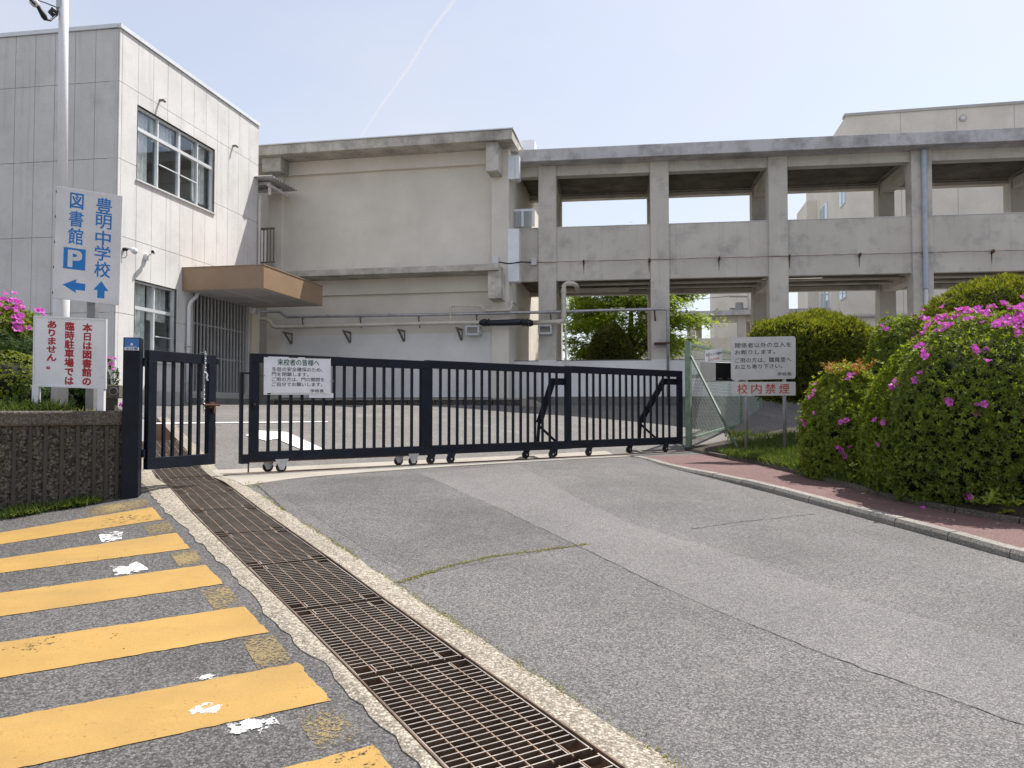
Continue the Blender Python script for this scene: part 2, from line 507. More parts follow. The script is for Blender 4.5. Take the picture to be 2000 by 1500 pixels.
M['aggregate'] = asphalt('exposed_aggregate', (0.23, 0.195, 0.15), (0.72, 0.65, 0.53), cell=80, patch=0.22, dust=(0.2, 0.18, 0.14), dustamt=0.35)
M['track_conc'] = concrete('track_concrete', (0.37, 0.34, 0.295), stain=(0.17, 0.15, 0.125), amount=0.5, streak=0, grain=60)
M['wall_agg'] = asphalt('pebbled_wall', (0.04, 0.035, 0.03), (0.33, 0.285, 0.23), cell=48, patch=0.5, dust=(0.05, 0.05, 0.035), dustamt=0.5)
M['wall_rib'] = concrete('dark_rib_concrete', (0.075, 0.068, 0.06), stain=(0.03, 0.03, 0.025), amount=0.6, grain=50)
M['cap'] = asphalt('weathered_cap', (0.13, 0.11, 0.09), (0.30, 0.265, 0.22), cell=70, patch=0.4, dust=(0.07, 0.06, 0.05), dustamt=0.4)
M['kerb'] = asphalt('kerb_concrete', (0.30, 0.275, 0.24), (0.60, 0.56, 0.495), cell=110, patch=0.3, dust=(0.13, 0.12, 0.1), dustamt=0.5)
M['soil'] = asphalt('soil', (0.028, 0.022, 0.016), (0.12, 0.09, 0.06), cell=45, patch=0.4, dust=(0.05, 0.06, 0.02), dustamt=0.5)
M['sign_white'] = plain('sign_white', (0.78, 0.78, 0.80), 0.35, var=0.07, scale=4)
M['sign_grey'] = plain('sign_light_grey', (0.62, 0.60, 0.585), 0.4, var=0.10, scale=5)
M['sign_lilac'] = plain('sign_pale', (0.70, 0.685, 0.70), 0.4, var=0.08, scale=4)
M['t_blue'] = plain('sign_blue', (0.010, 0.19, 0.55), 0.4, var=0.05)
M['t_red'] = plain('sign_red', (0.42, 0.012, 0.02), 0.45, var=0.06)
M['t_orange'] = plain('sign_orange_red', (0.50, 0.075, 0.045), 0.45, var=0.06)
M['t_black'] = plain('sign_black', (0.015, 0.015, 0.022), 0.5)
M['t_green'] = plain('sign_green', (0.015, 0.09, 0.04), 0.5)
M['sticker'] = plain('sticker_blue', (0.05, 0.16, 0.46), 0.35)
M['post_grey'] = plain('grey_post_steel', (0.28, 0.28, 0.285), 0.5, 0.4, var=0.15, scale=10)
M['green_paint'] = plain('pale_green_paint', (0.20, 0.275, 0.205), 0.6, var=0.25, scale=8)
M['brace_green'] = plain('brace_green_paint', (0.10, 0.15, 0.105), 0.6, var=0.25, scale=8)
M['wire'] = plain('fence_wire', (0.42, 0.47, 0.42), 0.5, 0.4)
M['box_steel'] = plain('box_sheet_steel', (0.56, 0.55, 0.53), 0.4, 0.4)
M['leaf_azalea'] = leafmat('azalea_leaf', (0.05, 0.092, 0.015), (0.23, 0.30, 0.042), 0.42, tint=(1.9, 1.7, 0.6))
M['leaf_dark'] = leafmat('dark_broad_leaf', (0.025, 0.06, 0.013), (0.07, 0.13, 0.025), 0.25)
M['leaf_conifer'] = leafmat('conifer_spray', (0.045, 0.068, 0.010), (0.22, 0.25, 0.035), 0.35, 0.7, tint=(2.0, 1.8, 0.6))
M['leaf_maple'] = leafmat('maple_leaf', (0.10, 0.18, 0.02), (0.28, 0.36, 0.045), 0.5)
M['leaf_dome'] = leafmat('topiary_spray', (0.028, 0.044, 0.008), (0.13, 0.148, 0.023), 0.15, 0.7)
M['leaf_azalea_light'] = leafmat('azalea_leaf_sun_tone', (0.065, 0.11, 0.016), (0.29, 0.35, 0.048), 0.42, tint=(1.9, 1.7, 0.6))  # lighter copy of the azalea leaf: sunlit brightness put into the colour
M['leaf_box'] = leafmat('boxwood_leaf', (0.09, 0.13, 0.012), (0.28, 0.31, 0.03), 0.3)
M['grass'] = leafmat('grass_blade', (0.045, 0.085, 0.016), (0.13, 0.175, 0.035), 0.3)
M['dry_grass'] = leafmat('dry_weed', (0.20, 0.19, 0.06), (0.34, 0.33, 0.13), 0.3)
M['sprig'] = leafmat('reddish_sprig', (0.28, 0.09, 0.03), (0.42, 0.24, 0.07), 0.3)
M['flower'] = leafmat('pink_petal', (0.52, 0.05, 0.42), (0.76, 0.18, 0.66), 0.3, 0.55, 30, (1, 1, 1))
M['gap_shade'] = plain('leaf_gap_shade', (0.016, 0.018, 0.008), 0.95, var=0.4, scale=8)  # near-black for bush cores: shade between the leaves put into the colour
M['bark'] = plain('bark', (0.10, 0.08, 0.06), 0.95, var=0.35, scale=10, bumps=0.6)
M['insulator'] = plain('clamp_plastic', (0.05, 0.05, 0.055), 0.5)
M['crack'] = plain('crack_dirt', (0.065, 0.06, 0.055), 0.95)

# ------------------------------------------------------------------ ground, road, drive
def frange(a, b, st):
    out = []; n = int(round((b - a) / st))
    return [a + (b - a) * i / n for i in range(n + 1)]
VOPEN0, VOPEN1 = -11.9, 5.5
V_FRONT = [-90, -60, -40, -25, -17, -13, -12.0] + frange(-11.88, 0.3, 0.12)
V_BACK = frange(0.3, 5.46, 0.12) + [5.54] + frange(5.66, 11, 0.15) + [11.5, 12, 13, 14, 16, 19, 24, 32, 45, 70, 120, 250, 500]
SOFF = frange(0, 10.5, 0.15) + [11, 12, 13.5, 15, 17, 20, 25, 35, 60, 120, 300]
def edges_at(v):
    if VOPEN0 < v < VOPEN1: return sL(v) + 0.03, sR(v) - 0.05
    m = (sTL(min(v, 8)) + sTR(min(v, 8))) / 2
    return m, m
def sheet(name, vs_, side, mat):
    mb = MB()
    n = len(SOFF)
    for v in vs_:
        l, r = edges_at(v)
        for k in range(n):
            s = l - SOFF[n - 1 - k] if side < 0 else r + SOFF[k]
            x, y = xy(s, v)
            mb.v.append((x, y, gz(x, y)))
    for i in range(len(vs_) - 1):
        for k in range(n - 1):
            a = i * n + k
            mb.f.append((a, a + 1, a + n + 1, a + n))
    o = mb.build(name, mat)
    return tag(o, kind='structure')
road = sheet('road', V_FRONT, -1, M['asphalt_road'])
drive = sheet('driveway', V_FRONT, 1, M['asphalt'])
yard = sheet('ground', V_BACK, 1, M['asphalt_yard'])
yard_l = sheet('ground', V_BACK, -1, M['asphalt_yard'])

def drape_quad(a, b, c, d, dz, step=0.12):
    """a,b,c,d world XY corners (a->b and d->c along the length); grid draped on the ground"""
    mb = MB()
    a, b, c, d = [Vector((p[0], p[1])) for p in (a, b, c, d)]
    n = max(1, int(max((b - a).length, (c - d).length) / step))
    m = max(1, int(max((d - a).length, (c - b).length) / step))
    for j in range(m + 1):
        for i in range(n + 1):
            p = (a.lerp(b, i / n)).lerp(d.lerp(c, i / n), j / m)
            mb.v.append((p.x, p.y, gz(p.x, p.y) + dz))
    for j in range(m):
        for i in range(n):
            q = j * (n + 1) + i
            mb.f.append((q, q + 1, q + n + 2, q + n + 1))
    return mb
def drape_px(pts, dz, step=0.12):
    return drape_quad(*[onz(px, py, gz) for px, py in pts], dz, step)
def ribbon(left, right, dzf, step=0.15):
    """strip between two world XY polylines with the same number of points"""
    mb = MB()
    L, R = [], []
    for i in range(len(left) - 1):
        a, b = Vector(left[i][:2]), Vector(left[i + 1][:2]); c, d = Vector(right[i][:2]), Vector(right[i + 1][:2])
        n = max(1, int((b - a).length / step))
        for k in range(n):
            L.append(a.lerp(b, k / n)); R.append(c.lerp(d, k / n))
    L.append(Vector(left[-1][:2])); R.append(Vector(right[-1][:2]))
    m = 8
    for p, q in zip(L, R):
        for j in range(m + 1):
            w = p.lerp(q, j / m)
            mb.v.append((w.x, w.y, dzf(w.x, w.y)))
    for i in range(len(L) - 1):
        for j in range(m):
            a = i * (m + 1) + j
            mb.f.append((a, a + 1, a + m + 2, a + m + 1))
    return mb

# drain: trench, concrete edges, gratings
dv = frange(-11.7, 5.5, 0.1)
mb = MB()
for v in dv:
    for s, dz in ((sTL(v), -0.002), (sTL(v) + 0.02, -0.5), (sTR(v) - 0.02, -0.5), (sTR(v), -0.002)):
        x, y = xy(s, v); mb.v.append((x, y, 0.07 * (v + 0.6) + dz if v < -0.6 else gz(x, y) + dz))
for i in range(len(dv) - 1):
    for k in range(3):
        a = i * 4 + k
        mb.f.append((a, a + 4, a + 5, a + 1))
trench = tag(mb.build('drain_channel', M['trench']), kind='structure')
def gzs(s, v):
    x, y = xy(s, v)
    z = gz(x, y)
    return x, y, z
for side in (-1, 1):
    mb = MB(); rr = random.Random(5 + side)
    for v in dv:
        inner = sTL(v) if side < 0 else sTR(v)
        outer = (sL(v) - 0.005 + rr.uniform(-0.014, 0.014) + .012 * math.sin(v * 7.3) * math.sin(v * 2.9)) if side < 0 else (sR(v) + 0.03 + rr.uniform(-0.014, 0.014))
        xi, yi, zi = gzs(inner + (-0.0 if side < 0 else 0.0), v)
        zi = 0.07 * (v + 0.6) if v < -0.6 else zi
        xo, yo, zo = gzs(outer, v)
        xm, ym, zm = gzs((inner + outer) / 2, v)
        mb.v += [(xi, yi, zi - 0.06), (xi, yi, zi + 0.008), (xm, ym, zm + 0.012 + rr.uniform(-.003, .003)), (xo, yo, zo + 0.003), (xo, yo, zo - 0.03)]
    for i in range(len(dv) - 1):
        for k in range(4):
            a = i * 5 + k
            q = (a, a + 1, a + 6, a + 5)
            mb.f.append(q if side < 0 else q[::-1])
    tag(mb.build('concrete_edging', M['aggregate']), kind='structure')
    # steel angle along the opening
    path = []
    for v in dv[::2]:
        inner = sTL(v) + 0.006 if side < 0 else sTR(v) - 0.006
        x, y = xy(inner, v); z = 0.07 * (v + 0.6) if v < -0.6 else gz(x, y)
        path.append((x, y, z + 0.004))
    mb = MB()
    for a, b in zip(path, path[1:]): mb.beam(a, b, 0.008, 0.02)
    mb.build('steel_angle', M['grating'], trench)

GW, GL = 0.50, 0.975
gm = {}
def two_mat_bar(w, t, h):
    mb_ = MB().box(-w / 2, w / 2, -t / 2, t / 2, -h, 0)
    me = mb_.mesh('bar', M['grating']); me.materials.append(M['grate_top'])
    me.polygons[1].material_index = 1
    return me
gm['bar'] = two_mat_bar(GW - 0.02, 0.0055, 0.032)
gm['bar_short'] = two_mat_bar(GW - 0.02 - 0.17, 0.0055, 0.032)
gm['rod'] = MB().box(-0.002, 0.002, -GL / 2, GL / 2, -0.010, -0.002).mesh('rod', M['rod_rust'])
gm['side'] = two_mat_bar(GL, 0.006, 0.034)
gm['end'] = two_mat_bar(GW, 0.006, 0.034)
gm['sock'] = two_mat_bar(0.075, 0.005, 0.034)
NB = 25
seam0 = -5.07
k0 = -3
for k in range(-3, 8):
    va = seam0 + k * 1.0; vb = va + 1.0
    vm = (va + vb) / 2
    ca = xy((sTL(va) + sTR(va)) / 2, va); cb = xy((sTL(vb) + sTR(vb)) / 2, vb)
    zfun = lambda v: 0.07 * (v + 0.6) if v < -0.6 else gz(*xy((sTL(v) + sTR(v)) / 2, v))
    A = Vector((ca[0], ca[1], zfun(va))); B = Vector((cb[0], cb[1], zfun(vb)))
    if vb > 4.8: break
    ey = (B - A).normalized(); ez = Vector((0, 0, 1)); ex = ey.cross(ez).normalized(); ez = ex.cross(ey)
    c = (A + B) / 2
    wsc = (sTR(vm) - sTL(vm) - 0.035) / GW
    near = ['rusty brown steel drain grating', 'worn steel drain grating', 'dark steel drain grating'][0 if va < -4.5 else (1 if va < -1.5 else 2)]
    where = {-3: 'past the sixth yellow stripe, lowest in view', -2: 'beside the sixth yellow stripe from the pebbled wall', -1: 'beside the fifth yellow stripe from the pebbled wall',
             0: 'beside the third and fourth yellow stripes', 1: 'beside the gap between second and third yellow stripes', 2: 'beside the gap between first and second yellow stripes',
             3: 'beside the yellow stripe closest to the pebbled wall', 4: 'just in front of the small gate leaf', 5: 'directly under the small gate leaf',
             6: 'just inside the small gate leaf', 7: 'at the building end of the drain', 8: 'at the far end of the drain', 9: 'at the far end of the drain'}[k]
    root = thing('drain_grating', (0, 0, 0), near + ' ' + where, 'drain grate', 'gratings over the drain')
    root.matrix_world = Matrix((ex, ey, ez)).transposed().to_4x4()
    root.location = c + ez * 0.004
    root.scale = (wsc, 1, 1)
    pitch = (GL - 0.03) / (NB - 1)
    for i in range(NB):
        y = -(GL - 0.03) / 2 + i * pitch
        if i in (0, NB - 1): inst(gm['end'], 'end_plate', root, (0, y, 0))
        elif i in (1, NB - 2): inst(gm['bar_short'], 'bar', root, (0, y, 0))
        else: inst(gm['bar'], 'bar', root, (0, y, 0))
    for i in range(5): inst(gm['rod'], 'rod', root, ((i - 2) * GW / 6, 0, 0))
    for s in (-1, 1):
        inst(gm['side'], 'side_plate', root, mat=Matrix.Translation((s * (GW / 2 - 0.003), 0, 0)) @ Matrix.Rotation(math.pi / 2, 4, 'Z'))
        for e in (-1, 1):
            inst(gm['sock'], 'socket_plate', root, mat=Matrix.Translation((s * (GW / 2 - 0.095), e * ((GL - 0.03) / 2 - pitch), 0)) @ Matrix.Rotation(math.pi / 2, 4, 'Z'))

# patches and cracks in the drive
l1 = [(820, 925), (980, 995), (1150, 1077), (1280, 1140), (1400, 1193), (1560, 1258), (1700, 1312), (1860, 1366), (2000, 1418), (2200, 1490)]
l2 = [(1010, 908), (1130, 975), (1240, 1026), (1320, 1050), (1400, 1072), (1520, 1112), (1640, 1160), (1820, 1212), (2000, 1262), (2200, 1325)]
p1 = [onz(*p, gz) for p in l1]; p2 = [onz(*p, gz) for p in l2]
tag(ribbon(p1, p2, lambda x, y: gz(x, y) + 0.0018).build('asphalt_patch', M['asphalt_light']), kind='structure')
def crack(pts, w, name='crack', wob=0.012, seed=1, dz=0.0032, mat='crack', gaps=0.0):
    rr = random.Random(seed)
    pw = [onz(*p, gz) for p in pts]
    mb = MB(); path = []
    for a, b in zip(pw, pw[1:]):
        n = max(2, int((b - a).length / 0.05))
        path += [a.lerp(b, i / n) for i in range(n)]
    path.append(pw[-1])
    for i, p in enumerate(path):
        d = (path[min(i + 1, len(path) - 1)] - path[max(i - 1, 0)]); d.z = 0; d.normalize()
        nrm = Vector((-d.y, d.x, 0))
        o = rr.uniform(-wob, wob); ww = w * rr.uniform(0.25, 1.2)
        for sgn in (-1, 1):
            q = p + nrm * (o + sgn * ww / 2)
            mb.v.append((q.x, q.y, gz(q.x, q.y) + dz))
    on = True
    for i in range(len(path) - 1):
        if rr.random() < .12: on = rr.random() > gaps
        if on: mb.f.append((2 * i, 2 * i + 1, 2 * i + 3, 2 * i + 2))
    return mb.build(name, M[mat], drive)
crack(l1[1:], 0.007, seed=2, gaps=.45)
crack(l2[3:], 0.005, seed=3, gaps=.6)
TC1 = [(778, 1139), (830, 1122), (880, 1106), (960, 1088), (1060, 1075), (1145, 1064)]
TC2 = [(1350, 1034), (1440, 1020), (1520, 1012), (1590, 1004)]
crack(TC1, 0.02, seed=4)
crack(TC2, 0.012, seed=5)
crack([(500, 945), (560, 1000), (620, 1050)], 0.02, seed=6)

# darker square of older asphalt between the drain and the pale strip, below the gate
dk = [onz(*p, gz) for p in ((512, 944), (815, 924), (1140, 1062), (800, 1128))]
tag(drape_quad(dk[0], dk[1], dk[2], dk[3], 0.0012, .2).build('asphalt_patch', M['asphalt_dark']), kind='structure')
# gate track
TF = [(476, 950), (560, 938), (700, 925), (850, 914), (1000, 905), (1120, 898), (1235, 892)]
tf = [onz(*p, gz) for p in TF]
tb = []
for p in tf:
    s, v = sv(p.x, p.y); tb.append(xy(s + 0.1, 0.62))
track = tag(ribbon(tf, tb, lambda x, y: gz(x, y) + 0.012).build('gate_track', M['track_conc']), kind='structure')  # solid dark filler that blocks see-through and stands in for inner shade
mb = MB()
for i in range(len(tf) - 1):
    a, b = tf[i], tf[i + 1]
    za, zb = gz(a.x, a.y), gz(b.x, b.y)
    mb.hexa([(a.x, a.y, za - .05), (b.x, b.y, zb - .05), (b.x, b.y + .02, zb - .05), (a.x, a.y + .02, za - .05),
             (a.x, a.y, za + .0118), (b.x, b.y, zb + .0118), (b.x, b.y + .02, zb + .0118), (a.x, a.y + .02, za + .0118)])
mb.build('track_edge', M['track_conc'], track)
for v in (0.06, 0.20, 0.34):
    a, b = xy(2.85, v), xy(11.2, v)
    MB().beam((a[0], a[1], 0.014), (b[0], b[1], 0.014), 0.045, 0.012).build('rail', M['rust'] if v > .1 else M['galv'], track)

# road paint
ST = [[(0, 1041), (297, 991), (318, 1015), (0, 1064)], [(0, 1092), (345, 1041), (371, 1072), (0, 1120)],
      [(0, 1159), (402, 1104), (437, 1141), (0, 1205)], [(0, 1256), (478, 1185), (525, 1236), (0, 1325)],
      [(0, 1405), (582, 1296), (646, 1369), (0, 1510)], [(330, 1558), (730, 1457), (806, 1548), (330, 1672)]]
names = ['yellow road stripe closest to the pebbled wall', 'second yellow road stripe from the pebbled wall', 'third yellow road stripe from the pebbled wall',
         'fourth yellow road stripe from the pebbled wall', 'fifth yellow road stripe from the pebbled wall, scuffed with white', 'sixth yellow road stripe from the pebbled wall']
for q, lab in zip(ST, names):
    w = [onz(*p, gz) for p in q]
    # carry the stripe on to its real left end
    a = w[1] + (w[0] - w[1]).normalized() * 3.2; d = w[2] + (w[3] - w[2]).normalized() * 3.2
    mbq = drape_quad(a, w[1], w[2], d, 0.0035, 0.04)
    rr = random.Random(len(lab) * 7)
    cnt = {}
    for fc_ in mbq.f:
        for e in zip(fc_, fc_[1:] + fc_[:1]): cnt[tuple(sorted(e))] = cnt.get(tuple(sorted(e)), 0) + 1
    rim = {i for e, c in cnt.items() if c == 1 for i in e}
    for i in rim:
        p = mbq.v[i]; mbq.v[i] = (p[0] + rr.uniform(-.006, .006), p[1] + rr.uniform(-.006, .006), p[2])
    o = mbq.build('road_stripe', M['yellow'])
    tag(o, lab, 'road marking', 'yellow road stripes')
OLD = [[(170, 992), (284, 974), (296, 989), (160, 1012)], [(272, 1022), (325, 1014), (346, 1038), (295, 1048)], [(330, 1080), (378, 1073), (402, 1102), (352, 1110)],
       [(388, 1152), (442, 1143), (476, 1183), (420, 1192)], [(470, 1248), (530, 1238), (578, 1295), (505, 1310)], [(570, 1392), (648, 1373), (728, 1456), (630, 1482)]]
OLDN = ['faded yellow paint ghost between the pebbled wall and the first stripe', 'faded yellow paint ghost between the first and second stripes', 'faded yellow paint ghost between the second and third stripes',
        'faded yellow paint ghost between the third and fourth stripes', 'faded yellow paint ghost between the fourth and fifth stripes', 'faded yellow paint ghost between the fifth and sixth stripes']
for q, lab in zip(OLD, OLDN):
    tag(drape_px(q, 0.0028, 0.08).build('faded_marking', M['yellow_old']), lab, 'road marking', 'faded yellow paint ghosts')
SCUFF = [([(188, 1036), (243, 1030), (236, 1061), (200, 1064)], 'ragged white paint patch between first and second yellow stripes'),
         ([(212, 1106), (268, 1098), (298, 1117), (225, 1127)], 'ragged white paint patch between second and third yellow stripes'),
         ([(425, 1418), (530, 1396), (560, 1432), (455, 1440)], 'ragged white paint patch on the edge of the fifth yellow stripe'),
         ([(364, 1380), (438, 1370), (440, 1392), (368, 1402)], 'ragged white paint smear across the fifth yellow stripe'),
         ([(370, 1328), (425, 1314), (432, 1324), (380, 1334)], 'ragged white paint fleck between fourth and fifth yellow stripes')]
for q, lab in SCUFF:
    tag(drape_px(q, 0.0052, 0.06).build('paint_patch', M['white_old']), lab, 'paint patch', 'white paint scuffs')
# yard markings seen through the gate
tag(drape_px([(300, 827), (640, 824), (640, 825.5), (300, 829)], 0.012, 0.3).build('yard_line', M['white_line']), 'thin white line across the yard behind the small gate leaf', 'road marking')
tag(drape_px([(500, 842), (560, 845), (640, 882), (600, 884)], 0.012, 0.2).build('yard_arrow', M['white_line']), 'long white painted bar behind the gate notice board', 'road marking')
tag(drape_px([(496, 840), (545, 858), (520, 862), (480, 852)], 0.012, 0.2).build('yard_marking', M['white_line']), 'white painted arrow head behind the left gate panel stile', 'road marking')

# kerb, red pavement and planting bed on the right
KB = [(1235, 893), (1300, 912), (1400, 936), (1500, 961), (1600, 988), (1700, 1015), (1800, 1042), (1900, 1070), (2000, 1098)]
BE = [(1385, 889), (1425, 897), (1480, 906), (1560, 926), (1640, 947), (1720, 968), (1800, 988), (1900, 1008), (2000, 1024)]
kb = [onz(*p, gz) for p in KB]
def walk_h(x, y):
    s, v = sv(x, y)
    return 0.014 + 0.055 * sstep((-v - 0.6) / 3.0)
def wz(x, y): return gz(x, y) + walk_h(x, y)
be = [onz(*p, wz) for p in BE]
kb += [kb[-1] + (kb[-1] - kb[-3]) * k for k in (1.2, 3, 6)]
be += [be[-1] + (be[-1] - be[-3]) * k * 0.9 + Vector((0.06, 0, 0)) * k for k in (1.2, 3, 6)]
def arc(path):
    L = [0]
    for a, b in zip(path, path[1:]): L.append(L[-1] + (b - a).length)
    return L
def along(path, L, d):
    for i in range(len(path) - 1):
        if L[i] <= d <= L[i + 1]:
            return path[i].lerp(path[i + 1], (d - L[i]) / (L[i + 1] - L[i]))
    return path[-1].copy()
Lk = arc(kb)
def kerb_off(p, d, w):
    n = Vector((d.y, -d.x, 0)).normalized()
    if n.x < 0: n = -n
    return p + n * w
kback = []
for i, p in enumerate(kb):
    d = kb[min(i + 1, len(kb) - 1)] - kb[max(i - 1, 0)]
    kback.append(kerb_off(p, d, 0.13))
walk = tag(ribbon(kback, be, wz).build('red_pavement', M['red_walk']), kind='structure')
kerb = tag(MB().box(kb[0].x - .02, kb[0].x + .02, kb[0].y - .02, kb[0].y + .02, -0.1, 0.02).build('kerb', M['kerb'], origin=kb[0]), kind='structure')
d0 = 0.0; rr = random.Random(3)
while d0 < Lk[-1] - 0.7:
    L_ = 0.62
    a, b = along(kb, Lk, d0 + 0.006), along(kb, Lk, d0 + L_ - 0.006)
    d = b - a; n = kerb_off(Vector((0, 0, 0)), d, 1)
    ha, hb = walk_h(a.x, a.y) + rr.uniform(0, .008), walk_h(b.x, b.y) + rr.uniform(0, .008)
    a0, b0 = gz(a.x, a.y), gz(b.x, b.y)
    mb = MB()
    sec = [(0.0, -0.1), (0.0, -0.028), (0.025, 0.004), (0.135, 0.006), (0.135, -0.1)]
    pa = [(a.x + n.x * w, a.y + n.y * w, a0 + (ha + z if z > -0.05 else -0.1)) for w, z in sec]
    pb = [(b.x + n.x * w, b.y + n.y * w, b0 + (hb + z if z > -0.05 else -0.1)) for w, z in sec]
    mb.add(pa + pb, [(0, 1, 2, 3, 4), (9, 8, 7, 6, 5)] + [(i, i + 5, (i + 1) % 5 + 5, (i + 1) % 5) for i in range(5)])
    mb.build('kerb_stone', M['kerb'], kerb)
    d0 += L_
# bed
def bed_z(p, w):
    return wz(p.x, p.y) + 0.035 + 0.10 * min(w, 3.5) + 0.03 * math.sin(p.x * 3.1 + p.y * 2.3) * min(1, w)
BEDC = [0, 0.06, 0.3, 0.7, 1.2, 1.8, 2.5, 3.4, 4.6, 7.0]
mb = MB(); 
bl = [Vector((3.3, 14.6, 0.02))] + be
for i, p in enumerate(bl):
    for w in BEDC:
        q = Vector((p.x + 0.80 * w, p.y + 0.60 * w, 0))
        q.z = bed_z(p, w) if w > 0 else wz(p.x, p.y) - 0.03
        if w == 0.06: q.z = wz(p.x, p.y) + 0.03
        mb.v.append(tuple(q))
nb = len(BEDC)
for i in range(len(bl) - 1):
    for k in range(nb - 1):
        a = i * nb + k
        mb.f.append((a, a + nb, a + nb + 1, a + 1))
bed = tag(mb.build('planting_bed', M['soil']), kind='structure')
Lb = arc(be); d0 = 0.0
while d0 < Lb[-1] - 0.7:
    a, b = along(be, Lb, d0 + 0.004), along(be, Lb, d0 + 0.594)
    a.z = wz(a.x, a.y) + 0.012; b.z = wz(b.x, b.y) + 0.012
    MB().beam(a, b, 0.07, 0.09).build('edging_stone', M['cap'], bed)
    d0 += 0.6
def bed_at(px, py):
    """point of the bed surface under a pixel"""
    best = None
    r = ray(px, py)
    t = 4.0
    while t < 20:
        q = Vector((0, 0, EYE)) + r * t
        # nearest station on the bed edge measured along (-0.8,-0.6)
        w = None
        for a, b in zip(bl, bl[1:]):
            # solve q = p + 0.8w,0.6w with p on a-b
            ax, ay, dx, dy = a.x, a.y, b.x - a.x, b.y - a.y
            det = dx * 0.60 - dy * 0.80
            if abs(det) < 1e-6: continue
            k = ((q.x - ax) * 0.60 - (q.y - ay) * 0.80) / det
            ww = (dx * (q.y - ay) - dy * (q.x - ax)) / det
            if -0.01 <= k <= 1.01 and ww >= 0:
                p = a.lerp(b, k)
                if q.z <= bed_z(p, ww): return Vector((q.x, q.y, bed_z(p, ww)))
        t += 0.03
    return at(px, py, 12)

# ------------------------------------------------------------------ white panel building on the left
CA = at(229, 400, 15)
a_ = math.radians(10.6)
FA = Facade((CA.x, CA.y), (math.sin(a_), math.cos(a_)), (math.cos(a_), -math.sin(a_)))
exl = Vector((9600, -1500)).normalized()
FL = Facade((CA.x, CA.y), (exl.x, exl.y), (exl.y, -exl.x))
WB = thing('school_annex', (CA.x, CA.y, 0.9), 'two-storey white panelled building with brown entrance canopy beside the library sign', 'building')
ZJ = [0.95, 1.17, 2.70, 4.23, 5.76, 7.30, 8.36]
LEN = 5.42
up_w = (0.56, 3.34, 5.50, 7.03)
lo_w = (0.56, 1.92, FA.z(300, 706), 3.43)
ent = (2.55, 5.02, 1.17, 3.52)
holes = [up_w, lo_w, ent]
# backing walls
mb = MB()
for r in rects_minus((-0.0, LEN, 0.6, 8.36), holes): mb.fbox(FA, *r, -0.25, -0.03)
mb.build('wall', M['joint'], WB)
mb = MB(); mb.fbox(FL, -14, -0.25, 0.6, 8.36, -0.25, -0.03)
mb.build('wall', M['joint'], WB)
# end wall and roof
mb = MB()
pA, pB = FA.p(LEN, 0.6, -0.03), FA.p(LEN, 0.6, -9)
mb.prism([FA.p(LEN - 0.2, 0.6, -0.03), FA.p(LEN, 0.6, -0.03), FA.p(LEN, 0.6, -9), FA.p(LEN - 0.2, 0.6, -9)], (0, 0, 7.76))
mb.build('wall', M['panel'], WB)
mb = MB(); mb.prism([FA.p(0.05, 8.1, -0.2), FA.p(LEN - .25, 8.1, -0.2), FA.p(LEN - .25, 8.1, -9), FL.p(-14, 8.1, -9), FL.p(-14, 8.1, -0.3)], (0, 0, 0.1))
mb.build('roof', M['dirty_conc'], WB)
# panels on the sunlit side
GAP = 0.005
us = [0.0, 0.08] + [0.08 + 0.484 * k for k in range(1, 12)]
us = [u for u in us if u < LEN - 0.05] + [LEN]
for i in range(len(us) - 1):
    for j in range(1, len(ZJ) - 1):
        mb = MB()
        for r in rects_minus((us[i] + GAP, us[i + 1] - GAP, ZJ[j] + GAP, ZJ[j + 1] - GAP), holes): mb.fbox(FA, *r, -0.028, 0.0)
        if mb.v: mb.build('wall_panel', M['panel'], WB)
ul = [0.0, -0.08] + [-0.08 - 0.448 * k for k in range(1, 24)]
for i in range(len(ul) - 1):
    for j in range(1, len(ZJ) - 1):
        MB().fbox(FL, ul[i + 1] + GAP, ul[i] - GAP - (0.0285 if i == 0 else 0), ZJ[j] + GAP, ZJ[j + 1] - GAP, -0.028, 0.0).build('wall_panel', M['panel'], WB)
mb = MB()
for r in rects_minus((0.0, LEN, 0.6, 1.17), [ent]): mb.fbox(FA, *r, -0.029, 0.012)
mb.fbox(FL, -14, -0.03, 0.6, 1.165, -0.029, 0.012)
mb.build('plinth', M['far_grey'], WB)
# parapet cap
mb = MB()
mb.fbox(FA, -0.02, LEN + 0.03, 8.362, 8.445, -0.25, 0.035)
mb.fbox(FL, -14, -0.036, 8.362, 8.442, -0.25, 0.035)
mb.build('parapet_cap', M['alu'], WB)

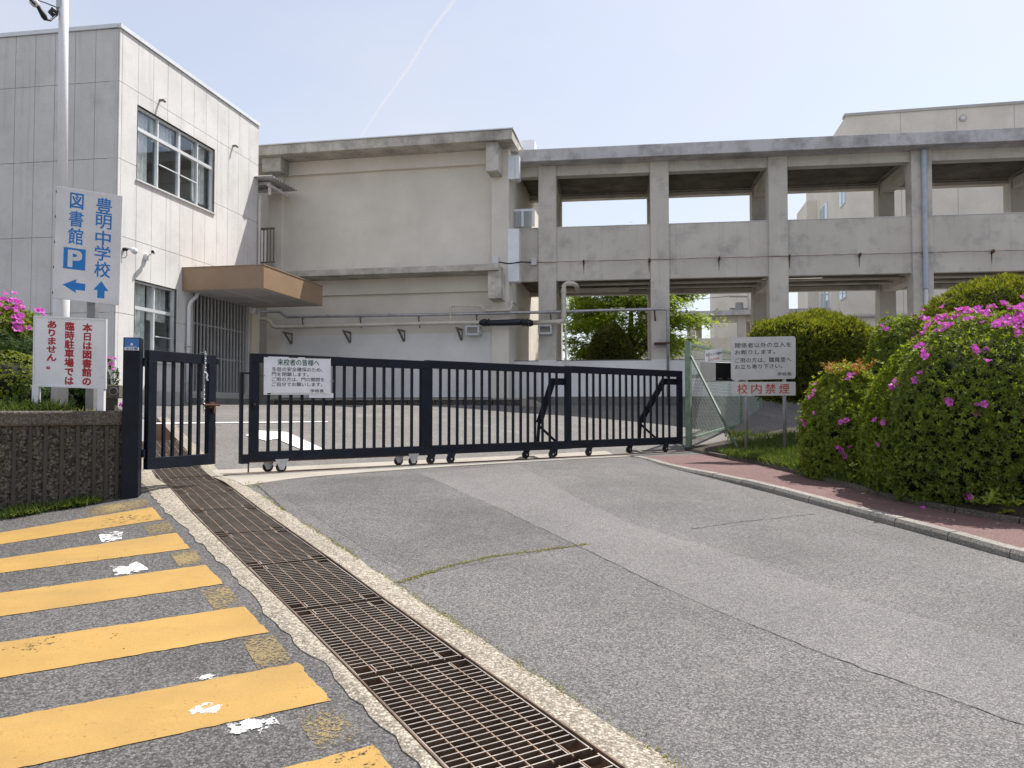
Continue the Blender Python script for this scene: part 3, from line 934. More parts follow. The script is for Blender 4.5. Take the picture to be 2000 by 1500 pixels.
def window(parent, fc, w, cols, transom, sill=True, curtain=None, bars=(), d=-0.09, fr=0.035, mat='alu', screens=()):
    u0, u1, z0, z1 = w
    win = bpy.data.objects.new('window', MB().fbox(fc, u0, u1, z0, z0 + fr, d - .03, d + .05).fbox(fc, u0, u1, z1 - fr, z1, d - .03, d + .05)
          .fbox(fc, u0, u0 + fr, z0 + fr, z1 - fr, d - .03, d + .05).fbox(fc, u1 - fr, u1, z0 + fr, z1 - fr, d - .03, d + .05).mesh('window', M[mat], wl(parent)))
    COL.objects.link(win); win.parent = parent
    zt = z0 + (z1 - z0) * transom if transom else None
    if zt:
        MB().fbox(fc, u0 + fr, u1 - fr, zt - 0.035, zt + 0.035, d - .03, d + .05).build('transom', M[mat], win)
    edges = [u0] + [u0 + (u1 - u0) * c for c in cols] + [u1]
    for i, e in enumerate(edges[1:-1]):
        ww = 0.022 if (i % 2 == 0) else 0.034
        for (za, zb) in ([(z0 + fr, zt - .035), (zt + .035, z1 - fr)] if zt else [(z0 + fr, z1 - fr)]):
            MB().fbox(fc, e - ww, e + ww, za, zb, d - .025, d + .045).build('mullion', M[mat], win)
    for i in range(len(edges) - 1):
        for (za, zb) in ([(z0 + fr, zt - .035), (zt + .035, z1 - fr)] if zt else [(z0 + fr, z1 - fr)]):
            MB().fbox(fc, edges[i] + .024, edges[i + 1] - .024, za, zb, d - .012, d - .006).build('pane', M['glass'], win)
    for i in screens:      # insect screens with a middle rail
        za, zb = z0 + fr, zt - .035
        MB().fbox(fc, edges[i] + .03, edges[i + 1] - .03, (za + zb) / 2 - .012, (za + zb) / 2 + .012, d + .052, d + .07).build('screen_rail', M[mat], win)
    if sill: MB().fbox(fc, u0 - .03, u1 + .03, z0 - .035, z0 - .002, d - .03, 0.04).build('sill', M[mat], win)
    # reveal
    mb = MB()
    mb.fbox(fc, u0 - .012, u0, z0, z1, -0.24, 0.006).fbox(fc, u1, u1 + .012, z0, z1, -0.24, 0.006).fbox(fc, u0 - .012, u1 + .012, z1, z1 + .012, -0.24, 0.006)
    mb.build('reveal', M['alu_dark'], win)
    if curtain:
        for (a, b, drop) in curtain:
            cu0, cu1 = u0 + (u1 - u0) * a, u0 + (u1 - u0) * b
            mb = MB(); n = 60
            for i in range(n + 1):
                t = i / n; u = cu0 + (cu1 - cu0) * t
                wv = 0.035 * math.sin(t * (cu1 - cu0) * 46) + 0.012 * math.sin(t * 61)
                for z in (z0 + (z1 - z0) * drop, z1 - .02):
                    mb.v.append(tuple(fc.p(u, z, d - 0.16 + wv)))
            for i in range(n): mb.f.append((2 * i, 2 * i + 2, 2 * i + 3, 2 * i + 1))
            mb.build('curtain', M['curtain'], win, smooth=True)
    return win
window(WB, FA, up_w, (0.26, 0.53, 0.78), 0.70, curtain=[(0.0, 0.22, 0.0), (0.26, 0.52, 0.70), (0.80, 0.99, 0.12)], screens=(1, 2))
window(WB, FA, lo_w, (0.5,), 0.66, curtain=[(0.0, 0.46, 0.02), (0.52, 1.0, 0.55)], screens=(1,))
# rooms behind the windows
for w, dp in ((up_w, 4.0), (lo_w, 3.2), (ent, 3.0)):
    mb = MB(); e = 0.3 if w is not ent else 0.02
    u0, u1, z0, z1 = w[0] - e, w[1] + e, w[2] - (0.4 if w is not ent else 0), w[3] + .3
    mb.fbox(FA, u0, u1, z0 - .05, z0, -dp, -0.26).fbox(FA, u0, u1, z1, z1 + .05, -dp, -0.26)
    mb.fbox(FA, u0 - .05, u0, z0, z1, -dp, -0.26).fbox(FA, u1, u1 + .05, z0, z1, -dp, -0.26).fbox(FA, u0, u1, z0, z1, -dp - .05, -dp)
    mb.build('room', M['interior'], WB)
# inside: a shelf behind the upper window, lower band of a door behind the grille
MB().fbox(FA, 1.2, 3.2, 5.6, 5.95, -1.4, -1.1).build('shelf', M['interior'], WB)
# entrance: grille, door, pillar, step
GRILLE = bpy.data.objects.new('entrance_grille', MB().fbox(FA, ent[0], ent[0] + .05, ent[2], ent[3], -.1, -.05).fbox(FA, ent[1] - .05, ent[1], ent[2], ent[3], -.1, -.05)
         .fbox(FA, ent[0] + .05, ent[1] - .05, ent[3] - .05, ent[3], -.1, -.05).fbox(FA, ent[0] + .05, ent[1] - .05, ent[2], ent[2] + .04, -.1, -.05).mesh('entrance_grille', M['grille'], wl(WB)))
COL.objects.link(GRILLE); GRILLE.parent = WB
nbar = 17
bar_me = None
for i in range(1, nbar):
    u = ent[0] + (ent[1] - ent[0]) * i / nbar
    c = FA.p(u, (ent[2] + ent[3]) / 2, -0.075)
    if bar_me is None:
        bar_me = MB().fbox(FA, u - .016, u + .016, ent[2] + .04, ent[3] - .05, -.09, -.06).mesh('grille_bar', M['grille'], c)
    inst(bar_me, 'grille_bar', GRILLE, c - wl(WB))
for z in (ent[2] + 0.86, ent[2] + 1.62):
    MB().fbox(FA, ent[0] + .05, ent[1] - .05, z - .014, z + .014, -.105, -.091).build('grille_rail', M['grille'], GRILLE)
MB().fbox(FA, ent[0] + .3, ent[1] - .3, ent[2], ent[2] + .9, -1.3, -1.25).build('door_panel', M['grille'], WB)
for k in range(4):
    u = ent[0] + .3 + k * (ent[1] - ent[0] - .6) / 3
    MB().fbox(FA, u - .04, u + .04, ent[2] + .9, ent[3], -1.3, -1.24).build('door_frame', M['alu_dark'], WB)
MB().fbox(FA, ent[1] + .04, LEN - .04, 0.9, 3.30, -0.027, 0.06).build('entrance_pillar', M['cream_wall'], WB, bevel=.01)
MB().fbox(FA, ent[0] - .1, LEN, 0.7, 1.05, -0.024, 0.5).build('entrance_step', M['plinth'], WB)
# canopy
cz0, cz1 = FA.z(366, 570), FA.z(366, 527)
CD = 1.98; cu0, cu1 = 2.13, 5.15
CANO = bpy.data.objects.new('entrance_canopy', MB().fbox(FA, cu0, cu1, cz0 + .03, cz1, 0.003, CD).mesh('entrance_canopy', M['brown'], wl(WB)))
COL.objects.link(CANO); CANO.parent = WB
mb = MB(); mb.fbox(FA, cu0, cu1, cz0, cz0 + .029, CD - .03, CD + .004).fbox(FA, cu0, cu0 + .03, cz0, cz0 + .029, .01, CD - .031).fbox(FA, cu1 - .03, cu1, cz0, cz0 + .029, .01, CD - .031)
mb.build('canopy_lip', M['brown'], CANO)
mb = MB(); mb.fbox(FA, cu0 - .012, cu1 + .012, cz1 + .002, cz1 + .022, 0.003, CD + .015); mb.build('canopy_flashing', M['brown'], CANO)
MB().fbox(FA, cu0 + .03, cu1 - .03, cz0 + .012, cz0 + .026, 0.01, CD - .03).build('soffit', M['soffit'], CANO)
for i in range(3):
    for j in range(2):
        a = cu0 + .15 + i * .95; b = .15 + j * .9
        MB().fbox(FA, a, a + .78, cz0 + .006, cz0 + .011, b, b + .72).build('soffit_inset', M['soffit_panel'], CANO)
# downpipe at the entrance
p0 = FA.pp(378, 572, .12); p1_ = FA.pp(370, 592, .07)
u1_, z1_ = FA.uz(369, 600, .07)
dp = MB().tube([FA.p(u1_ + .22, cz0 + .03, .14), FA.p(u1_ + .2, cz0 - .08, .13), FA.p(u1_ + .03, z1_ + .12, .09), FA.p(u1_, z1_, .07), FA.p(u1_, 0.95, .07)], .042, 10).build('downpipe', M['sign_white'], WB, smooth=True)
for z in (2.2, 1.4): MB().fbox(FA, u1_ - .055, u1_ + .055, z - .012, z + .012, 0.001, .125).build('pipe_clip', M['galv'], dp)
# vent stubs under the parapet
for (px, py) in ((312, 196), (455, 285)):
    u, z = FA.uz(px, py)
    MB().tube([FA.p(u, z, -.01), FA.p(u, z, .09), FA.p(u, z - .03, .12), FA.p(u, z - .05, .12)], .028, 10).build('vent_stub', M['bracket'], WB, smooth=True)
# downpipe at the far corner
MB().tube([FA.p(LEN - .03, 1.0, .06), FA.p(LEN - .03, 6.3, .06), FA.p(LEN + .03, 6.5, .03)], .035, 8).build('downpipe', M['panel'], WB, smooth=True)

# floodlight and camera on its wall
u, z = FA.uz(241, 487)
FLD = thing('floodlight', FA.p(u, z, 0), 'small twin floodlight on a bracket high on the white panelled wall corner', 'light')
MB().tube([FA.p(u, z, 0), FA.p(u, z, .08)], .035, 12).build('base', M['black'], FLD, smooth=True)
MB().tube([FA.p(u, z, .08), FA.p(u + .02, z + .01, .16)], .012, 8).build('arm', M['black'], FLD)
MB().tube([FA.p(u + .02, z + .01, .14), FA.p(u + .02, z - .02, .2), FA.p(u + .01, z - .05, .26)], [.028, .055, .062], 14).build('lamp_head', M['alu_panel'], FLD, smooth=True)
MB().tube([FA.p(u + .0, z - .02, .07), FA.p(u, z - .12, .08), FA.p(u, z - .17, .04), FA.p(u - .05, z - .18, .01)], .008, 6).build('cable', M['black'], FLD)
u, z = FA.uz(284, 497)
CAM = thing('security_camera', FA.p(u, z, 0), 'white bullet security camera on a junction box above the lower window', 'camera')
MB().fbox(FA, u - .05, u + .05, z - .12, z + .0, 0.0, .07).build('junction_box', M['sign_lilac'], CAM, bevel=.008)
MB().tube([FA.p(u - .02, z - .04, .07), FA.p(u - .02, z, .14), FA.p(u - .02, z + .03, .18)], .013, 8).build('bracket', M['sign_lilac'], CAM)
MB().tube([FA.p(u + .07, z + .05, .14), FA.p(u - .1, z + .03, .24)], .038, 14).build('housing', M['sign_white'], CAM, smooth=True)
MB().tube([FA.p(u - .1, z + .03, .241), FA.p(u - .112, z + .028, .247)], .03, 14).build('lens', M['black'], CAM)

# ------------------------------------------------------------------ beige school block in the middle
ab = math.atan(0.1875)
oB = at(505, 400, 21.7)
FB = Facade((oB.x, oB.y), (math.cos(ab), -math.sin(ab)), (-math.sin(ab), -math.cos(ab)))
OV = 0.70
uR = FB.u(994, 500); uP = FB.u(960, 400); uL = FB.u(552, 400); uLL = FB.u(524, 400)
SB = thing('school_block', FB.p(0, 0.9), 'beige two-storey school block with a blank wall and overhanging concrete roof slab', 'building')
zt1 = FB.z(700, 270, OV); zt0 = FB.z(700, 291, OV)
zs1 = FB.z(800, 520.5, OV); zs0 = FB.z(800, 533, OV)
zb1 = FB.z(750, 331.6)
zb2 = FB.z(800, 572.5)
zwb = FB.z(750, 652)
MB().fbox(FB, uLL, uR, 0.6, zt0, -8, -0.12).build('wall', M['beige'], SB)
MB().fbox(FB, uL, uP, zb1, zt0 - .003, -.119, 0.0).build('upper_beam', M['beige'], SB)
MB().fbox(FB, uL, uP, zb2, zs0 - .003, -.119, 0.0).build('lower_beam', M['beige'], SB)
MB().fbox(FB, uL, uP, 0.6, zwb, -.119, -.09).build('white_band', M['white_band'], SB)
MB().fbox(FB, uL, uP, 0.6, 1.12, -.0895, -.06).build('plinth', M['plinth'], SB)
MB().fbox(FB, uLL, uL - .003, 0.6, zt0 - .004, -.119, 0.02).build('pilaster', M['beige'], SB, bevel=.01)
MB().fbox(FB, uP + .003, uR, 0.6, zt0 - .004, -.119, 0.02).build('pilaster', M['beige'], SB, bevel=.01)
uRR = FB.u(1000, 260, OV)
rf = MB().fbox(FB, -1.2, uRR, zt0, zt1 - .03, -8.3, OV).build('roof_slab', M['dirty_beige'], SB, bevel=.012)
MB().fbox(FB, -1.2, uRR + .03, zt1 - .028, zt1, -8.3, OV + .03).build('roof_flashing', M['alu'], rf)
uS = FB.u(973, 520, OV)
MB().fbox(FB, uLL + .05, uS, zs0, zs1, -.11, OV).build('canopy_slab', M['dirty_beige'], SB, bevel=.012)
for (x0, x1, yb, za) in ((949, 964, 334, zt0), (953, 970, 583, zs0)):
    u0, u1 = FB.u(x0, 350, OV - .1), FB.u(x1, 350, OV - .1)
    MB().fbox(FB, u0, u1 + .12, FB.z(x0, yb, OV - .1), za - .003, 0.021, OV - .1).build('beam_end', M['dirty_beige'], SB, bevel=.01)
MB().fbox(FB, FB.u(512, 320, .5), FB.u(548, 320, .5), FB.z(520, 336, .5), zt0 - .003, .021, .5).build('beam_end', M['dirty_beige'], SB, bevel=.01)
# recess between the two buildings: wall, door, awning, balcony rail
uA0 = FB.u(440, 400) - 4; 
MB().fbox(FB, uA0, uLL - .003, 0.6, zt0 - .004, -2.6, -2.4).build('recess_wall', M['far_grey'], SB)
MB().fbox(FB, uA0, uLL, FB.z(515, 517) - .15, FB.z(515, 517), -2.4, -.12).build('balcony_floor', M['dirty_beige'], SB)
MB().fbox(FB, FB.u(508, 450, -2.3), FB.u(522, 450, -2.3), FB.z(515, 517), FB.z(515, 410), -2.39, -2.33).build('door', M['sign_lilac'], SB)
MB().fbox(FB, FB.u(500, 650, -1), FB.u(523, 650, -1), 0.9, FB.z(515, 652), -1.1, -1.05).build('door', M['far_grey'], SB)
mb = MB(); n = 48
u_r = FB.u(531, 343, 1.5); z_aw = FB.z(531, 343, 1.5); u_l = u_r - 1.6
for i in range(n + 1):
    t = i / n; d = .05 + 1.45 * t
    wv = 0.032 * math.sin(t * 2 * math.pi * 9.5)
    mb.v.append(tuple(FB.p(u_l, z_aw + wv, d))); mb.v.append(tuple(FB.p(u_r, z_aw + wv, d)))
for i in range(n): mb.f.append((2 * i, 2 * i + 1, 2 * i + 3, 2 * i + 2))
aw = mb.build('corrugated_awning', M['galv'], SB)
for dd in (.5, 1.1):
    MB().fbox(FB, u_l, u_r - .25, z_aw - .1, z_aw - .036, dd - .03, dd + .03).build('purlin', M['panel'], aw)
MB().fbox(FB, u_r - .3, u_r - .24, z_aw - .17, z_aw - .101, .03, 1.2).build('bracket', M['panel'], aw)
MB().fbox(FB, u_r - .3, u_r - .24, z_aw - .4, z_aw - .171, 1.08, 1.14).build('bracket_end', M['panel'], aw)
u0, u1 = FB.u(470, 450, .25), FB.u(536, 450, .25); z0, z1 = FB.z(520, 514, .25), FB.z(520, 445, .25)
rl = MB().fbox(FB, u0, u1, z1 - .05, z1, .22, .27).fbox(FB, u0, u1, z0, z0 + .04, .22, .27).build('balcony_rail', M['bracket'], SB)
for k in range(13):
    u = u1 - .02 - k * .1
    if u < u0: break
    MB().fbox(FB, u - .012, u + .012, z0 + .04, z1 - .05, .235, .26).build('baluster', M['bracket'], rl)
MB().fbox(FB, u0, u1, z0 - .16, z0 - .003, .0215, .3).build('rail_ledge', M['dirty_beige'], rl)
# junction box
def jbox(fc, px, py, d=0.02, s=.1, parent=None, name='junction_box'):
    u, z = fc.uz(px, py, d)
    return MB().fbox(fc, u - s / 2 * 1.3, u + s / 2 * 1.3, z - s * .75, z + s * .75, d, d + .1).build(name, M['sign_lilac'], parent, bevel=.01)

# ------------------------------------------------------------------ open corridor on the right
ac = math.atan(0.134)
oC = at(1068.4, 450, 21.0)
FC = Facade((oC.x, oC.y), (math.cos(ac), -math.sin(ac)), (-math.sin(ac), -math.cos(ac)))
BR = thing('covered_corridor', FC.p(0, 0.9), 'two-storey open concrete corridor with square columns and parapet panels', 'building')
CW = 2.6                                    # distance between the column rows
cols = []
for (x0, x1) in ((1051.4, 1085.6), (1270, 1306), (1500.4, 1538), (1780, 1820.5)):
    cols.append((FC.u(x0, 340), FC.u(x1, 340)))
w = cols[-1][1] - cols[-1][0]
cols.append((cols[-1][0] + 3.6, cols[-1][0] + 3.6 + w)); cols.append((cols[-1][0] + 3.6, cols[-1][0] + 3.6 + w))
OVC = 0.42
zr1 = FC.z(1400, 275.3, OVC); zr0 = FC.z(1400, 299.6, OVC)
zub = FC.z(1400, 331, -.08)                # upper beam underside
zpt = FC.z(1400, 434.5, -.08); zpb = FC.z(1400, 541.5, -.08)
u_end0 = FC.u(1013, 320, -.08); u_end1 = cols[-1][1]
zlw = FC.z(1180, 703, -.06)
for (a, b) in cols:
    MB().fbox(FC, a, b, 0.6, zr0 - .002, -.45, 0.0).build('column', M['grey_conc'], BR, bevel=.012)
    if a < 5: MB().fbox(FC, a - .004, b + .004, 0.6, zlw, -.454, 0.004).build('painted_base', M['white_band'], BR)
    MB().fbox(FC, a + .03, b - .03, 0.6, zr0 - .002, -CW - .45, -CW).build('column', M['grey_conc'], BR, bevel=.012)
    for zc in (zub, zpb):
        top = zr0 - .12 if zc == zub else zc + .25
        MB().fbox(FC, a + .08, b - .08, zc - .12, top, -CW - .001, -.451).build('cross_beam', M['grey_conc'], BR)
rs = MB().fbox(FC, FC.u(1012, 300, OVC), u_end1, zr0, zr1, -CW - .9, OVC).build('roof_slab', M['dirty_conc'], BR, bevel=.015)
MB().fbox(FC, FC.u(1011, 300, OVC), FC.u(1018, 300, OVC), zr0 - .004, zr1 + .004, OVC - .2, OVC + .006).build('end_cap', M['grey_conc'], rs)
spans = [(u_end0, cols[0][0])] + [(cols[i][1], cols[i + 1][0]) for i in range(len(cols) - 1)]
for (a, b) in spans:
    MB().fbox(FC, a, b, zub, zr0 - .002, -.38, -.08).build('roof_beam', M['grey_conc'], BR)
    pp_ = MB().fbox(FC, a, b, zpb, zpt, -.25, -.08).build('parapet_panel', M['grey_conc'], BR)
    MB().fbox(FC, a, b, zpt + .001, zpt + .012, -.27, -.065).build('coping', M['alu_panel'], pp_)
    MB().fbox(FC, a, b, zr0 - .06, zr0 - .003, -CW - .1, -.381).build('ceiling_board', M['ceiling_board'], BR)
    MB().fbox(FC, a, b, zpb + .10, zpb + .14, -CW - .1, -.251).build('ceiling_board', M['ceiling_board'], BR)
    MB().fbox(FC, a, b, zpb + .1401, zpb + .30, -CW - .1, -.251).build('floor_slab', M['grey_conc'], BR)
zfl = FC.z(1400, 379, -CW - .1); zfp = zpt; zfl2 = FC.z(1400, 571.5, -CW - .1)
fsp = [(cols[i][1] - .03, cols[i + 1][0] + .03) for i in range(len(cols) - 1)] + [(u_end0 - .3, cols[0][0] + .03)]
for (a, b) in fsp:
    MB().fbox(FC, a, b, zfl, zr0 - .002, -CW - .38, -CW - .1).build('roof_beam', M['grey_conc'], BR)
    MB().fbox(FC, a, b, zfl2, zpt - .02, -CW - .35, -CW - .1).build('parapet_panel', M['grey_conc'], BR)
# fluorescent conduit under ceilings
for d in (-.9, -1.7):
    MB().tube([FC.p(cols[0][1], zpb + .02, d), FC.p(cols[4][0], zpb + .02, d)], .045, 8).build('ceiling_pipe', M['pvc'] if d > -1 else M['grey_conc'], BR, smooth=True)
MB().fbox(FC, cols[0][1] + .02, cols[0][1] + 2.0, zpb - .13, zpb - .03, -1.5, -1.3).build('light_fitting', M['pvc'], BR)
MB().tube([FC.p(cols[0][1], zfl + .1, -CW - .06), FC.p(cols[4][0], zfl + .1, -CW - .06)], .014, 6).build('conduit', M['bracket'], BR)
# low wall between the columns
lw = MB().fbox(FC, FC.u(996, 740), cols[5][1], 0.6, zlw - .02, -.2, -.03).build('low_wall', M['white_band'], BR)
MB().fbox(FC, FC.u(996, 740), cols[5][1], zlw - .018, zlw, -.22, -.02).build('coping', M['plinth'], lw)
MB().fbox(FC, FC.u(1030, 740), cols[5][1], 0.6, 1.14, -.029, .02).build('plinth', M['plinth'], lw)
for i in range(12):
    a = FC.u(1310, 790) + i * 0.9
    MB().fbox(FC, a, a + .88, 0.6, 1.0, .021, .035).build('plinth_slab', M['plinth'], lw)
# downpipe with sleeves on the fourth column
u = (cols[3][0] + cols[3][1]) / 2 + .03
dpz = [zr0 - .02, FC.z(1800, 312), FC.z(1800, 397), FC.z(1802, 485), FC.z(1803, 525), FC.z(1804, 563)]
DPP = MB().tube([FC.p(u, dpz[-1] - .02, .075), FC.p(u, 0.95, .075)], .05, 12).build('downpipe', M['sign_lilac'], BR, smooth=True)
for a, b in zip(dpz, dpz[1:]):
    MB().tube([FC.p(u, a - .004, .075), FC.p(u, b + .02, .075)], .062, 14).build('pipe_section', M['blue_pipe'], DPP, smooth=False)
    MB().tube([FC.p(u, b + .02, .075), FC.p(u, b - .02, .075)], .069, 14).build('collar', M['blue_pipe'], DPP)
# expansion joint covers, door and flashing at the end of the corridor
EJ = thing('joint_cover', FC.p(FC.u(1002, 400, -.02), 4, -.02), 'shiny aluminium joint cover between the beige block and the corridor', 'metal cover')
for (x0, x1, y0, y1) in ((992, 1005.5, 304, 350), (1006, 1014, 303.5, 349), (992, 1013.5, 447, 550)):
    MB().fbox(FC, FC.u(x0, 400, .8), FC.u(x1, 400, .8), FC.z(x0, y1, .8), FC.z(x0, y0, .8), .45, .8).build('cover_plate', M['alu_panel'], EJ)
MB().fbox(FC, FC.u(1008, 285, -.3), FC.u(1044, 285, -.3), FC.z(1020, 300, -.3), FC.z(1020, 274, -.3), -.8, -.3).build('roof_flashing', M['alu_panel'], EJ)
MB().fbox(FC, FC.u(990, 290, .1), FC.u(1011, 290, .1), FC.z(1000, 297, .1), FC.z(1000, 281, .1), -.25, .1).build('roof_flashing', M['alu_panel'], EJ)
MB().fbox(FC, FC.u(991, 300, .36), FC.u(1012, 300, .36), FC.z(1000, 303, .36), FC.z(1000, 297, .36), -.2, .36).build('flashing_lip', M['alu'], EJ)
SDO = thing('glazed_screen', FC.pp(1020, 445, .1), 'low aluminium framed glass screen in the gap beside the beige block', 'glass screen')
u0, u1, z0, z1 = FC.u(997, 430, .1), FC.u(1044, 430, .1), zpt + .013, FC.z(1020, 408, .1)
mb = MB(); mb.fbox(FC, u0, u1, z1 - .07, z1, .06, .1).fbox(FC, u1 - .07, u1, z0, z1 - .07, .06, .1).fbox(FC, (u0 + u1) / 2 - .03, (u0 + u1) / 2 + .03, z0, z1 - .07, .06, .1)
mb.build('frame', M['alu'], SDO)
MB().fbox(FC, u0, (u0 + u1) / 2 - .03, z0, z1 - .07, .075, .08).build('pane', M['glass'], SDO)
MB().fbox(FC, (u0 + u1) / 2 + .03, u1 - .07, z0, z1 - .07, .075, .08).build('pane', M['glass'], SDO)

# junction boxes, sagging cable and rusty conduit
CND = thing('rusty_conduit', FC.pp(1043, 512, -.05), 'thin rusty conduit running level across the corridor parapet and columns', 'conduit')
jbox(FC, 1043, 512, -.08, .13, CND)
jbox(FB, 968, 509, .02, .13, CND)
a, b = FB.pp(975, 512, .12), FC.pp(1037, 513, .0)
mb = MB(); pts = []
for i in range(13):
    t = i / 12; p = a.lerp(b, t); p.z -= 0.12 * math.sin(math.pi * t) * (1 + .3 * math.sin(5 * t)); p += Vector((FC.n.x, FC.n.y, 0)) * (.62 * math.sin(math.pi * t)); pts.append(p)
mb.tube(pts, .018, 8); mb.build('cable', M['black'], CND, smooth=True)
zc = FC.z(1100, 511, .03)
# dips behind the column faces are avoided: it runs in front of them
mb = MB(); rr = random.Random(9); path = []
for i in range(60):
    t = i / 59; u = FC.u(1048, 512) + (cols[4][1] - FC.u(1048, 512)) * t
    path.append(FC.p(u, zc + rr.uniform(-.008, .008), .025))
mb.tube(path, .011, 6); mb.build('pipe', M['old_conduit'], CND)
for px in (1140, 1268, 1405, 1542, 1680, 1803, 1940):
    u = FC.u(px, 510)
    onc = any(a - .03 <= u <= b + .03 for a, b in cols)
    d0 = 0.001 if onc else -.079
    MB().fbox(FC, u - .02, u + .02, zc - .05, zc + .03, d0, .05).build('clip', M['rust'], CND)
    mb = MB(); n = 8
    for k in range(n):
        wv = .022 * (1 - k / n) + .004
        mb.fbox(FC, u - wv * .7, u + wv * .6, zc - .05 - (k + 1) * .035, zc - .05 - k * .035, d0, d0 + .002 + .0001 * k)
    mb.build('rust_streak', M['rust'], CND)

# ------------------------------------------------------------------ pipes along the wall
def P(px, py, d, fc=FB): return fc.pp(px, py, d)
SP = thing('steel_pipe', P(560, 619, .25), 'grey steel pipe running along the beige wall and across the corridor', 'pipe')
p_ = [P(500, 609, .25), P(545, 609, .25), P(560, 619, .25), P(700, 617, .25), P(850, 614.5, .25), P(990, 611, .25)]
uzc = [FC.pp(1060, 610, .2), FC.pp(1180, 606, .2), FC.pp(1298, 603.5, .2), FC.pp(1303.5, 606, .2), FC.pp(1304, 612, .2)]
bt = FC.pp(1304, 612, .2); bt2 = bt.copy(); bt2.z = 0.95
MB().tube(p_ + uzc + [bt2], .04, 10).build('pipe_run', M['steel_pipe'], SP, smooth=True)
for px in (590, 703, 817, 930):
    q = P(px, 617.5 - (px - 560) * .018, .25)
    MB().beam(q - Vector((0, 0, .05)), FB.p(*FB.uz(px + 3, 640), .0), .03, .03).build('bracket', M['bracket'], SP)
    MB().beam(q - Vector((0, 0, .05)), FB.p(FB.u(px + 3, 622), q.z - .05, .0), .03, .03).build('bracket', M['bracket'], SP)
for px in (640, 760, 880, 1000, 1120, 1230):
    fc = FB if px < 995 else FC; d = .25 if px < 995 else .2
    y = 619 - (px - 560) * .0205
    q = fc.pp(px, y, d); e = Vector((fc.ex.x, fc.ex.y, 0)) * .03
    MB().tube([q - e, q + e], .047, 10).build('coupling', M['steel_pipe'], SP)
for px in (1075, 1278):
    q = FC.pp(px, 609 - (px - 1060) * .027, .2)
    MB().beam(q - Vector((0, 0, .02)), FC.p(FC.u(px + 2, 640), q.z - .3, .02), .035, .035).build('bracket', M['rust'] if px > 1100 else M['bracket'], SP)
u = FC.u(1290, 672)
MB().fbox(FC, u - .17, FC.u(1303, 672) + .05, FC.z(1290, 673), FC.z(1290, 670), .004, .25).build('clip', M['rust'], SP)

DP2 = thing('drain_pipe', P(880, 630, .3), 'cream plastic drain pipe on wall brackets with black wrapped middle section', 'pipe')
def pipe(pts, r, name, mat, parent, n=12): return MB().tube(pts, r, n).build(name, M[mat], parent, smooth=True)
m_ = [P(500, 623, .3), P(520, 624, .3), P(528, 628, .3), P(532, 637, .3), P(540, 639.5, .3), P(880, 630.5, .3), P(944, 629.5, .3)]
pipe(m_, .052, 'pipe_run', 'pvc', DP2)
cw = FC.pp(1036, 631, .25)
pipe([P(936, 630, .3), P(944, 630, .3), P(952, 631, .3), P(990, 630, .35), P(1012, 629, .38), cw, FC.pp(1042, 631, .25)], [.05, .1, .075, .085, .085, .10, .06], 'black_wrap', 'wrap', DP2)
for k, px in enumerate((948, 954, 1022, 1030)):
    q = P(px, 630, .32); e = Vector((1, -.15, 0)) * .035
    pipe([q - e, q, q + e], [.07, .115, .07], 'wrap_knot', 'wrap', DP2)
va = FC.pp(1101, 628, .25); vt = FC.pp(1100, 562, .25)
pipe([FC.pp(1040, 630.5, .25), FC.pp(1094, 628.5, .25), FC.pp(1100, 626, .25), FC.pp(1101.5, 618, .25), FC.pp(1101, 566, .25), FC.pp(1102, 557, .25), FC.pp(1108, 553.5, .25), FC.pp(1118, 553.5, .25), FC.pp(1125, 557, .0), FC.pp(1129, 566, -.5)], .065, 'riser', 'pvc', DP2)
for (a, b) in (((1101, 572), (1101, 566)), ((1101, 612), (1101, 620)), ((1088, 629), (1095, 628.5)), ((1109, 553.5), (1113, 553.5))):
    MB().tube([FC.pp(*a, .25), FC.pp(*b, .25)], .074, 12).build('socket', M['pvc'], DP2)
q = FC.pp(1105, 640, .2); q2 = q.copy(); q2.z = 1.9
MB().tube([q, q2], .024, 8).build('vent_pipe', M['pvc'], DP2)
for px in (600, 665, 780, 880):
    q = P(px, 639.3 - (px - 540) * .026, .3); e = Vector((FB.ex.x, FB.ex.y, 0)) * .04
    MB().tube([q - e, q + e], .06, 12).build('socket', M['pvc'], DP2)
pipe([P(880, 630, .3), P(880, 600, .3), P(882, 597.5, .3), P(940, 598, .3), P(943.5, 600, .3), P(945, 605, .3), P(949, 606.5, .3), P(994, 605.5, .3), P(998, 603, .3), P(998.5, 590, .3), P(1001, 589, .2), P(1024, 606, -1.2)], .03, 'branch_pipe', 'pvc', DP2)
for (px, py) in ((880, 620), (880, 602), (884, 597.5), (938, 598), (945, 604), (952, 606.5), (992, 605.5), (998, 600), (998.5, 592)):
    q = P(px, py, .3)
    d = Vector((0, 0, .035)) if px in (880, 945, 998, 998.5) else Vector((FB.ex.x, FB.ex.y, 0)) * .035
    MB().tube([q - d, q + d], .038, 10).build('socket', M['pvc'], DP2)
for px in (556, 672, 779, 893):
    y = 640 - (px - 540) * .026
    u, z = FB.uz(px, y + 5, .3)
    z -= .02
    mb = MB()
    mb.fbox(FB, u - .03, u + .03, z - .07, z - .03, -.085, .38).fbox(FB, u + .03, u + .05, z - .33, z - .03, -.085, -.05)
    mb.beam(FB.p(u, z - .07, .3), FB.p(u + .02, z - .33, -.06), .05, .035)
    mb.build('bracket', M['bracket'], DP2)
